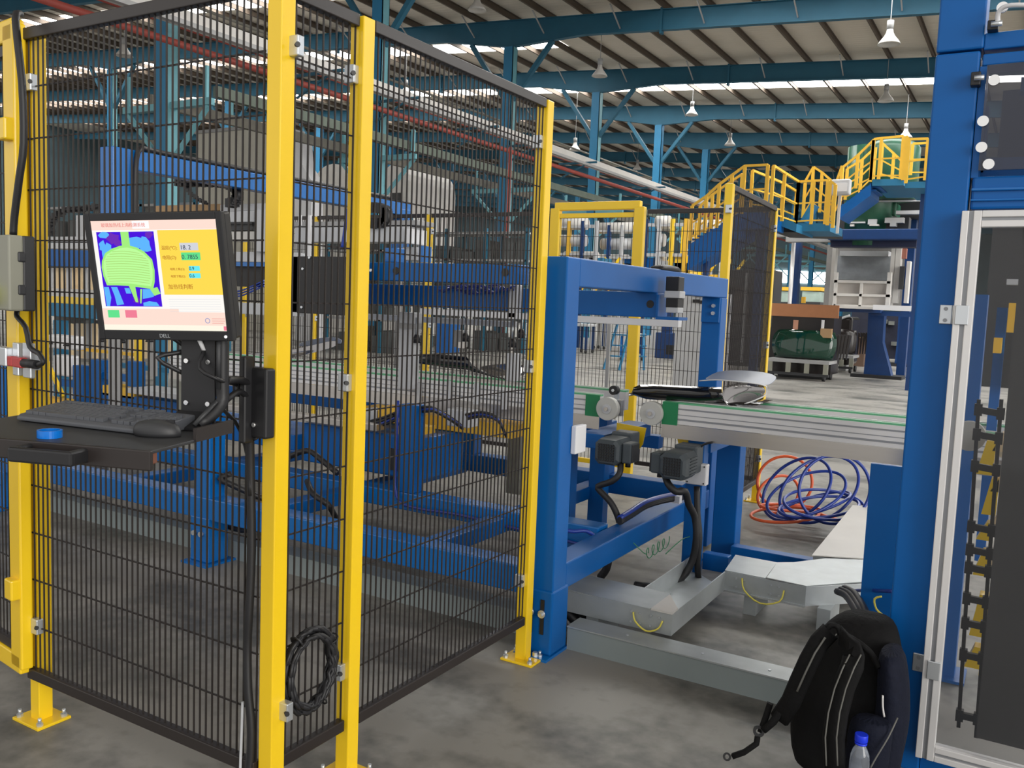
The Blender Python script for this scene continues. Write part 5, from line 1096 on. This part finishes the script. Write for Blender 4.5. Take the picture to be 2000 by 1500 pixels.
# dark pallet racks far left
for k, (px0, px1, Y_) in enumerate(((90, 380, 14), (800, 1030, 22), (640, 800, 18))):
    a = at(px0, 430, Y=Y_); c = at(px1, 430, Y=Y_); t = thing('storage_rack', 'dark loaded storage rack %s' % ['at the far left behind the mesh', 'far behind the right mesh panel', 'behind the second front post'][k], 'rack', (a.x, Y_, 0))
    b = MB(); n = max(3, int((c.x-a.x)/1.5))
    for i in range(n+1): 
        x = a.x+(c.x-a.x)*i/n; b.box(x-.05, x+.05, Y_, Y_+.08, 0, 3.6).box(x-.05, x+.05, Y_+1.0, Y_+1.08, 0, 3.6)
    b.build('uprights', TEAL, t)
    for z in (.9, 1.8, 2.7, 3.5): MB().box(a.x, c.x, Y_, Y_+1.08, z-.06, z).build('shelf', GREY, t)
    b = MB()
    for i in range(n*3):
        for z in (0, .9, 1.8, 2.7):
            x = a.x+(c.x-a.x)*(i+.5)/(n*3); hh = random.uniform(.2, .7); w = random.uniform(.12, .22)
            if random.random() < .8: b.box(x-w, x+w, Y_+.15, Y_+.9, z+.005, z+hh)
    tag(b.build('stored_goods', mat('stored_goods_%d' % k, (.10, .11, .11), .7, var=.7, scale=1.5), t), None, None, kind='stuff')
# yellow and white roll racks
def rollrack(px0, px1, ptop, Y_, lab, seed):
    random.seed(seed); a = at(px0, ptop, Y=Y_); c = at(px1, ptop, Y=Y_)
    t = thing('roll_rack', lab, 'rack', ((a.x+c.x)/2, Y_, 0)); n = 4
    for i in range(n):
        x = a.x+(c.x-a.x)*i/(n-1); MB().box(x-.06, x+.06, Y_, Y_+.12, 0, a.z).build('upright', (YELB, NAVY, LGR, YEL)[(i+seed) % 4], t)
        MB().bar((x, Y_+.05, a.z*.45), (x+.7, Y_+.5, a.z*.72), .09, .09).build('sloping_strut', YEL if seed % 2 else YELB, t)
    for z in (.44, .60, .75, .97): MB().box(a.x, c.x, Y_+.02, Y_+.16, a.z*z-.10, a.z*z).build('rail', LGR if z > .6 else YELB, t)
    for k in range(3):
        z = a.z*(.98-.13*k); x0 = a.x+random.uniform(-.1, .5); MB().cyl((x0, Y_+.2+.05*k, z), (c.x-random.uniform(0, .8), Y_+.2+.05*k, z), .20, n=14).build('roll', WPT if k != 1 else LGR, t)
    for k in range(4): x = a.x+(c.x-a.x)*random.random(); MB().box(x-.25, x+.25, Y_+.1, Y_+.9, a.z*.60, a.z*.60+random.uniform(.3, .7)).build('crate', (BLU, YEL, TEALC, LGR)[k], t)
for a in ((1085, 1165, 432, 27, 'yellow and white rack behind the left half of the rear gate', 3), (1165, 1240, 440, 29, 'yellow and white rack behind the right half of the rear gate', 4), (1262, 1340, 428, 26, 'yellow and white rack left behind the rear mesh panel', 5), (1335, 1412, 435, 30, 'yellow and white rack right behind the rear mesh panel', 7)):
    rollrack(*a)
def cart(px, py, w, d, h, m, m2, lab, name='cart', cat='cart'):
    p = at_floor(px, py); t = thing(name, lab, cat, (p.x, p.y, 0))
    MB().box(p.x-w/2, p.x+w/2, p.y, p.y+d, h-.08, h).build('deck', m, t, bevel=.01)
    for i in (-1, 1):
        for j in (0, 1):
            x = p.x+i*(w/2-.06); y = p.y+.06+j*(d-.12); MB().cyl((x-.02, y, .06), (x+.02, y, .06), .06, n=16).build('caster', BLK, t); MB().box(x-.03, x+.03, y-.03, y+.03, .1, h-.08).build('leg', m2, t)
    return t, p
cart(1225, 705, .55, .6, .75, LGR, BLU, 'blue legged cart under the white guide rail'); cart(1131, 690, .5, .6, .9, LGR, NAVY, 'pale topped cart with casters near the near portal leg'); cart(1168, 682, .5, .5, .95, LGR, GREY, 'grey cart with casters right of the pale cart')
t, p = cart(1352, 712, .55, .55, .22, YEL, BLK, 'low yellow trolley with a curved rack of springs', 'spring_trolley', 'trolley')
MB().box(p.x+.10, p.x+.14, p.y+.2, p.y+.24, .2, 1.7).build('upright', mat('dark_brown', (.08, .04, .02), .6), t)
for k in range(9): MB().tube([(p.x+.12, p.y+.2, .45+k*.14), (p.x-.05, p.y+.15, .40+k*.14), (p.x-.28, p.y+.12, .43+k*.14), (p.x-.36, p.y+.1, .52+k*.14)], .012, n=5).build('curved_arm', GREY, t)
p = at_floor(1300, 700); t = thing('workstation', 'dark blue workstation with a monitor arm in front of the carts', 'desk', (p.x, p.y, 0))
MB().box(p.x-.35, p.x+.30, p.y, p.y+.6, .0, .75).build('cabinet', NAVY, t, bevel=.01); MB().box(p.x-.3, p.x-.02, p.y+.3, p.y+.5, .75, 1.5).build('tower', NAVY, t, bevel=.01); MB().box(p.x-.0, p.x+.25, p.y-.01, p.y, .12, .4).build('drawer', BLK, t)
for s in (-1, 1):
    p = at_floor(1218+s*24, 722); t = thing('step_ladder', 'blue step ladder standing %s' % ('left of the rear gate post' if s < 0 else 'right of the rear gate post'), 'ladder', (p.x, p.y, 0))
    for q in (-.2, .2): MB().bar((p.x+q, p.y, 0), (p.x+q*.8+.15*-s, p.y+.3, 1.15), .05, .04).build('rail', TEALC, t)
    for z in (.3, .55, .8, 1.05): MB().box(p.x-.2-.12*s*z/1.1, p.x+.2-.12*s*z/1.1, p.y+.26*z/1.1-.02, p.y+.26*z/1.1+.12, z, z+.03).build('step', TEALC, t)
t = thing('white_cabinet', 'white control cabinet with small switches behind the servo motor', 'cabinet', at(1350, 600, Y=10.5)); l = at(1322, 570, Y=10.5); r = at(1402, 570, Y=10.5)
MB().box(l.x, r.x, 10.5, 11.1, .05, l.z).build('body', LGR, t, bevel=.01)
for k, (x, y) in enumerate(((1362, 577), (1370, 577), (1363, 588), (1370, 590), (1357, 588))): h = at(x, y, Y=10.5); MB().box(h.x-.02, h.x+.02, 10.48, 10.5, h.z-.02, h.z+.02).build('switch', BLK, t)
t = thing('dark_machine', 'dark press machine behind the edge-on mesh panel', 'machine', at(1460, 700, Z=0)); p = at(1462, 716, Z=0)
MB().box(p.x-.9, p.x+.55, p.y, p.y+1.5, 0, 1.1).build('base', BLK, t, bevel=.02); MB().box(p.x-.8, p.x+.45, p.y+.3, p.y+1.2, 1.1, 2.6).build('head', DPAN, t, bevel=.02)
for x in (-.75, -.2, .4): MB().box(p.x+x-.03, p.x+x+.03, p.y-.05, p.y, .1, 2.5).build('guide', GREY, t)
MB().box(p.x-.5, p.x-.1, p.y-.03, p.y, 1.2, 2.1).build('panel', mat('dark_brown_panel', (.06, .045, .04), .6), t)

# ---- furnace, platform and stairs (about 20 m away)
YP = 21.0
def bx(par, name, m, x0, y0, x1, y1, Y=YP, d=.5, bv=0.0): return part(par, name, m, x0, y0, x1, y1, Y, d, bv)
t = thing('furnace_line', 'dark furnace machine with white front gate under the yellow platform', 'furnace', at(1700, 700, Y=23))
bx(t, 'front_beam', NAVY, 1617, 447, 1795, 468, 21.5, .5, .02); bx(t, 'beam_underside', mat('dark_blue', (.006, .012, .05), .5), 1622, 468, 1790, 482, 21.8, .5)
bx(t, 'dark_upper_body', BLK, 1640, 360, 1812, 425, 23, 3); bx(t, 'green_drum', TANK, 1672, 395, 1750, 422, 22.2, .8, .03); bx(t, 'steel_rail', LGR, 1678, 391, 1805, 394, 21.8, .1)
bx(t, 'pipe_bench', DGR, 1640, 425, 1775, 447, 22, .4); bx(t, 'grey_pipe', LGR, 1750, 411, 1802, 418, 21.8, .2); bx(t, 'gate_hood', GREY, 1535, 448, 1622, 472, 22.0, .3)
bx(t, 'hood_side', GREY, 1500, 450, 1545, 462, 22.5, .3)
for k, (x0, y0, x1, y1, m) in enumerate(((1655, 433, 1690, 436, LGR), (1695, 428, 1712, 438, LGR), (1698, 438, 1716, 441, WPT), (1728, 425, 1765, 435, GREY), (1738, 435, 1750, 442, GREY), (1660, 438, 1668, 442, WPT))): bx(t, 'fitting', m, x0, y0, x1, y1, 21.7, .2)
bx(t, 'grey_hood', mat('grey_hood_paint', (.26, .28, .30), .5, var=.25), 1633, 500, 1740, 547, 23.2, 1.0); bx(t, 'hood_top', LGR, 1640, 490, 1735, 500, 23.0, .6)
for x0, x1 in ((1622, 1629), (1737, 1745)): bx(t, 'white_side_post', WPT, x0, 480, x1, 600, 22.6, .3)
for x0, x1, y0 in ((1746, 1757, 482), (1768, 1775, 510)): bx(t, 'right_post', WPT, x0, y0, x1, 592, 22.6, .3)
bx(t, 'red_column', mat('dull_red', (.28, .10, .07), .6), 1759, 485, 1770, 505, 22.7, .2); bx(t, 'black_cylinder', DGR, 1756, 520, 1765, 565, 22.5, .2)
bx(t, 'rear_wall', mat('dull_grey_wall', (.28, .27, .26), .7, var=.2), 1612, 478, 1790, 600, 24.5, .2)
t = thing('furnace_gate', 'white panelled lifting gate in front of the furnace', 'gate', at(1690, 600, Y=22))
for q in ((1628, 532, 1634, 600), (1731, 532, 1739, 600), (1628, 548, 1739, 553), (1678, 553, 1683, 600), (1628, 574, 1739, 579), (1628, 596, 1739, 602)): bx(t, 'gate_bar', WPT, *q, 22.2, .12)
bx(t, 'gate_panel', mat('gate_panel_paint', (.50, .47, .44), .6), 1631, 552, 1735, 600, 22.32, .04)
t = thing('furnace_table', 'blue steel table base with white edge below the furnace', 'table', at(1750, 700, Y=21.8))
bx(t, 'white_edge', WHT, 1705, 597, 1812, 607, 21.4, .3); bx(t, 'top_beam', NAVY, 1637, 602, 1720, 610, 21.8, .4); bx(t, 'rear_beam', NAVY, 1700, 609, 1812, 618, 22.0, .4); bx(t, 'white_top', WPT, 1636, 598, 1706, 603, 21.7, .5)
p = at_floor(1740, 718); MB().box(p.x-1.6, p.x+2.2, p.y+2.3, p.y+3.2, .15, 1.6).build('dark_underside', mat('dark_machinery', (.012, .014, .03), .6, var=.6, scale=6), t)
b = MB(); random.seed(3)
for k in range(40): x = p.x+random.uniform(-.6, 2.0); z = random.uniform(.4, 1.5); b.box(x-.08, x+.08, p.y+2.15, p.y+2.3, z-.06, z+.06)
tag(b.build('valves_and_fittings', mat('grimy_fittings', (.14, .15, .14), .6, var=.8, scale=5), t), None, None, kind='stuff')
for (px, py, lab) in ((1705, 738, 'nearer navy flared stand with a black foot plate under the table'), (1672+90, 716, 'farther navy stand with a black foot plate near the cabinet post')):
    p = at_floor(px, py); t = thing('flared_stand', lab, 'stand', (p.x, p.y, 0)); zt = at(px, 610, Y=p.y).z
    MB().loft([[(p.x-.22, p.y, .08), (p.x+.40, p.y, .08), (p.x+.40, p.y+.4, .08), (p.x-.22, p.y+.4, .08)], [(p.x-.20, p.y, zt*.55), (p.x+.15, p.y, zt*.55), (p.x+.15, p.y+.4, zt*.55), (p.x-.20, p.y+.4, zt*.55)], [(p.x-.22, p.y, zt), (p.x+.14, p.y, zt), (p.x+.14, p.y+.4, zt), (p.x-.22, p.y+.4, zt)]], smooth=False).build('column', NAVY, t)
    MB().box(p.x-.5, p.x+.65, p.y-.15, p.y+.55, 0, .08).build('foot_plate', BLK, t)
for x0, x1, lab in ((1556, 1566, 'navy column between the far windows and the furnace'), (1773, 1790, 'blue column right of the furnace gate')):
    yq = 22.6 if x0 < 1600 else 23.6; a = at(x0, 440, Y=yq); c = at(x1, 440, Y=yq); t = thing('platform_column', lab, 'column', (a.x, yq, 0)); MB().box(a.x, c.x, yq, yq+.25, .02, at(x0, 460 if x0 < 1600 else 418, Y=yq).z).build('shaft', NAVY, t); MB().box(a.x-.1, c.x+.1, yq-.1, yq+.3, 0, .02).build('foot', NAVY, t)
a = at(1550, 480, Y=22.4); tag(MB().cyl((a.x, 22.4, .0), (a.x, 22.4, a.z+.2), .05, n=12).build('steel_pipe', ALU), 'shiny vertical pipe left of the navy column', 'pipe')
# platform
def rails(par, pts, Y0, Y1, h0=None, mids=(.5,)):
    """railing along photograph points (x, y_top, y_base); distance runs from Y0 to Y1"""
    n = len(pts); T = []; Bs = []
    for i, (x, yt, yb) in enumerate(pts):
        Yv = Y0+(Y1-Y0)*i/max(1, n-1); T.append(at(x, yt, Y=Yv)); q = at(x, yb, Y=Yv); Bs.append(V((T[-1].x, Yv, q.z)))
    for i in range(n): MB().bar(Bs[i], T[i], .06, .05).build('rail_post', YELB, par)
    for i in range(n-1):
        MB().bar(T[i], T[i+1], .045, .045).build('hand_rail', YELB, par)
        for m_ in mids: MB().bar(Bs[i].lerp(T[i], m_), Bs[i+1].lerp(T[i+1], m_), .028, .03).build('mid_rail', YELB, par)
        MB().bar(Bs[i].lerp(T[i], .09), Bs[i+1].lerp(T[i+1], .09), .015, .03).build('toe_board', YELB, par)
pf = thing('stair_platform', 'blue platform and stairs with yellow railings high at the right', 'platform', at(1600, 440, Y=19))
rails(pf, ((1352, 402, 470), (1380, 383, 455), (1405, 360, 445), (1430, 342, 430), (1455, 324, 418), (1500, 322, 415)), 17, 17)
rails(pf, ((1368, 402, 480), (1392, 380, 462), (1420, 360, 450), (1450, 340, 435)), 18, 18)
rails(pf, ((1470, 333, 405), (1500, 345, 408), (1530, 358, 415), (1556, 374, 425)), 18.2, 19.5)
rails(pf, ((1511, 324, 425), (1533, 338, 432), (1560, 355, 441)), 17, 18.5)
rails(pf, ((1560, 355, 440), (1590, 353, 438), (1617, 352, 438)), 18.5, 18.5)
rails(pf, ((1573, 354, 425), (1589, 326, 400), (1606, 337, 415), (1630, 358, 432)), 19.5, 19.5)
rails(pf, ((1622, 354, 440), (1632, 361, 445)), 17.5, 17.5)
rails(pf, ((1632, 360, 425), (1645, 324, 400)), 18.5, 18.5)
rails(pf, ((1646, 327, 392), (1676, 303, 368), (1706, 274, 355)), 19, 19)
rails(pf, ((1655, 330, 390), (1684, 312, 376), (1710, 288, 350)), 20, 20)
rails(pf, ((1707, 272, 352), (1722, 270, 350), (1765, 266, 350)), 19, 19)
rails(pf, ((1724, 280, 345), (1746, 300, 350), (1765, 318, 352)), 20.5, 20.5)
rails(pf, ((1770, 266, 352), (1776, 272, 358), (1813, 271, 352)), 18.6, 18.6)
rails(pf, ((1783, 281, 342), (1813, 279, 342)), 20, 20)
def slab(name, q, Y, d, h, m):
    b = MB(); (x0, y0), (x1, y1) = q; p = at(x0, y0, Y=Y); r_ = at(x1, y1, Y=Y); b.prism([p, r_, r_-up*h, p-up*h], (0, d, 0)); return b.build(name, m, pf)
slab('landing_beam', ((1556, 436), (1622, 436)), 18.5, 1.3, .16, TEALC); slab('landing_beam', ((1500, 416), (1556, 437)), 18.0, 1.5, .16, TEALC)
slab('stringer', ((1640, 404), (1702, 358)), 19, 1.1, .24, BLU); slab('upper_landing', ((1704, 350), (1766, 349)), 19, 2.0, .13, TEALC); slab('upper_landing', ((1768, 355), (1840, 354)), 18.6, 2.0, .12, TEALC)
slab('lower_stringer', ((1345, 478), (1450, 412)), 17, 1.0, .5, BLU); slab('lower_landing', ((1450, 416), (1502, 414)), 17, 1.2, .3, BLU)
slab('underside', ((1508, 441), (1618, 444)), 19, 1.6, .12, BLK)
for k in range(9): x = 1350+k*12; p = at(x, 466-k*6.3, Y=17.1); MB().box(p.x, p.x+.35, 17.1, 18.0, p.z-.03, p.z).build('tread', BLU, pf)
for k in range(7): x = 1644+k*9; p = at(x, 398-k*6.8, Y=19.1); MB().box(p.x, p.x+.3, 19.1, 20.0, p.z-.03, p.z).build('tread', BLU, pf)
a = at(1575, 415, Y=19); MB().bar(at(1572, 434, Y=19), at(1592, 400, Y=19), .5, .08).build('inner_stair', TEALC, pf)
l = at(1352, 475, Y=17.3); MB().box(l.x+.25, l.x+.35, 17.3, 17.4, 0.02, l.z-.3).build('stair_leg', NAVY, pf); l = at(1480, 430, Y=17.4); MB().box(l.x, l.x+.15, 17.4, 17.55, 0, l.z).build('stair_leg', NAVY, pf)
l = at(1800, 360, Y=19.5); MB().box(l.x, l.x+.15, 19.5, 19.65, 0, l.z).build('stair_leg', NAVY, pf)
a = at(1742, 288, Y=22); R = []
for z, r_ in ((-1.2, .62), (-.05, .62), (.06, .55), (.14, .35), (.17, .1)): R.append([(a.x+r_*math.cos(2*math.pi*i/24), 22+r_*math.sin(2*math.pi*i/24), a.z+z) for i in range(24)])
t = thing('green_tank', 'round dark green tank behind the upper yellow railing', 'tank', (a.x, 22, a.z-1.2)); MB().loft(R).build('shell', TANK, t)
a = at(1720, 330, Y=22.3); t = thing('green_tank', 'wide dark green tank under and behind the yellow stair', 'tank', (a.x, 22.3, a.z)); MB().cyl((a.x-.2, 22.3, a.z-1.8), (a.x-.2, 22.3, a.z+.5), .55, n=24).build('shell', TANK, t)
a = at(1643, 365, Y=18.3); t = thing('flood_light', 'grey flood light mounted on the yellow stair railing', 'lamp', a); MB().box(a.x-.18, a.x+.18, 18.2, 18.4, a.z-.16, a.z+.14).build('housing', LGR, t, bevel=.03); MB().box(a.x-.13, a.x+.13, 18.19, 18.2, a.z-.10, a.z+.06).build('lens', WHT, t)
MB().bar((a.x-.02, 18.35, a.z-.9), (a.x-.02, 18.35, a.z-.1), .05, .05).build('pole', WPT, t)
# far glazed yellow stillages by the windows
for k, (x0, x1) in enumerate(((1516, 1542), (1564, 1602))):
    a = at(x0, 560, Y=30); c = at(x1, 590, Y=30); t = thing('glass_stillage', 'yellow topped stillage of pale glass below the far windows, %s one' % ('left', 'right')[k], 'stillage', (a.x, 30, 0))
    MB().box(a.x, c.x, 30, 31, a.z-.12, a.z).build('yellow_top', YELB, t); MB().box(a.x+.05, c.x-.05, 30.05, 30.9, c.z, a.z-.15).build('glass_stack', mat('pale_glass_%d' % k, (.35, .45, .40), .3, var=.4, scale=4), t)
    MB().box(a.x, c.x, 30, 31, c.z-.5, c.z).build('dark_base', DGR, t); MB().box(a.x, c.x, 30.2, 30.9, 0, c.z-.5).build('plinth', DGR, t)
# glass dollies and boards
YD = 19.0
t = thing('packed_glass_crate', 'dark glass pack with brown boards behind the green windscreens', 'crate', at(1575, 700, Y=YD+1.5))
a = at(1508, 592, Y=YD+1.5); c = at(1637, 622, Y=YD+1.5); MB().box(a.x, c.x, YD+1.5, YD+1.56, c.z, a.z).build('brown_board', BRN, t)
c2 = at(1637, 690, Y=YD+1.6); MB().box(a.x, c.x-.1, YD+1.6, YD+2.5, c2.z-.5, c.z+.05).build('glass_pack', DKGL, t); MB().box(a.x+.2, c.x-.2, YD+1.7, YD+2.4, 0, c2.z-.5).build('base', BLK, t)
for q in ((1549, 625, 1558, 645), (1548, 648, 1558, 662)): part(t, 'pink_block', mat('pink_block', (.6, .3, .2), .6), *q, YD+1.55, .05)
part(t, 'yellow_side', YELB, 1565, 580, 1572, 592, YD+1.8, .1)
part(t, 'white_strap', WHT, 1604, 625, 1609, 645, YD+1.5, .06); part(t, 'cardboard_piece', CARD, 1602, 642, 1624, 660, YD+1.45, .1)
t = thing('packed_glass_crate', 'tall black wrapped glass pack right of the brown board', 'crate', at(1650, 700, Y=YD+3))
p = at_floor(1655, 725); a = at(1637, 618, Y=p.y); c = at(1666, 618, Y=p.y); MB().box(a.x, c.x, p.y, p.y+1.2, .15, a.z).build('wrapped_pack', DKGL, t, bevel=.08); MB().box(a.x+.1, c.x-.1, p.y+.1, p.y+1.1, 0, .15).build('pallet', GREY, t)
MB().tube([at(1638, 624, Y=p.y-.02), at(1648, 620, Y=p.y-.02), at(1660, 616, Y=p.y-.02)], .03).build('torn_film', WHT, t)
t = thing('cardboard_box', 'open cardboard box between the black pack and the navy stand', 'box', at(1678, 700, Y=22)); p = at_floor(1678, 716); a = at(1666, 660, Y=p.y); c = at(1690, 660, Y=p.y)
MB().box(a.x, c.x, p.y, p.y+.6, 0, a.z).build('carton', mat('dark_cardboard', (.10, .06, .04), .8), t); MB().prism([(a.x-.05, p.y-.1, a.z-.05), (c.x+.1, p.y-.1, a.z+.08), (c.x+.1, p.y+.1, a.z+.02), (a.x-.05, p.y+.1, a.z-.02)], (0, 0, .02)).build('flap', CARD, t)
def dolly(px, py, w, lab, gl, lab2, hw, col):
    p = at_floor(px, py); t = thing('glass_dolly', lab, 'dolly', (p.x, p.y, 0))
    MB().box(p.x-w/2, p.x+w/2, p.y, p.y+.9, .38, .45).build('deck', GREY, t); MB().box(p.x-w/2, p.x+w/2, p.y+.02, p.y+.1, .10, .16).build('lower_bar', DGR, t)
    for i in (-.45, -.15, .15, .45): MB().box(p.x+i*w-.05, p.x+i*w+.05, p.y, p.y+.06, .16, .38).build('upright', BOXG, t)
    for i in (-.42, .42):
        for y in (.1, .8): MB().cyl((p.x+i*w-.03, p.y+y, .08), (p.x+i*w+.03, p.y+y, .08), .08, n=14).build('caster', BLK, t)
    g = thing('windscreen_stack', lab2, 'glass sheet', (p.x, p.y, .45)); R = []
    for k in range(9):
        z = .46+.62*k/8; yo = .35*(1-((k-1)/8)**2)*-.35+.25; ww = w*hw*(1-.12*abs(k/8-.55)**2*4); R.append([])
        for i in range(11):
            u = -1+2*i/10; R[-1].append((p.x+ww/2*u, p.y+.15+yo+.22*u*u, z+.03*(1-u*u)))
    MB().grid(R).build('front_pane', col, g, solid=.03); 
    b = MB()
    for q in range(5): b.prism([(p.x+w*hw*.47+.05*q, p.y+.5+.08*q, .48), (p.x+w*hw*.47+.05*q+.02, p.y+.5+.08*q, .48), (p.x+w*hw*.50+.06*q, p.y+.55+.08*q, 1.02), (p.x+w*hw*.45+.05*q, p.y+.55+.08*q, 1.05)], (0, .06, 0))
    b.build('rear_panes', MIRR if False else DKGL, g)
dolly(1555, 742, 1.35, 'grey wheeled dolly under the green windscreens', 1, 'shiny dark green curved windscreens on the front dolly', 1.05, GRGL)
dolly(1632, 727, .8, 'grey wheeled dolly under the dark windscreens farther right', 1, 'dark grey curved windscreens on the farther dolly', .9, DKGL)
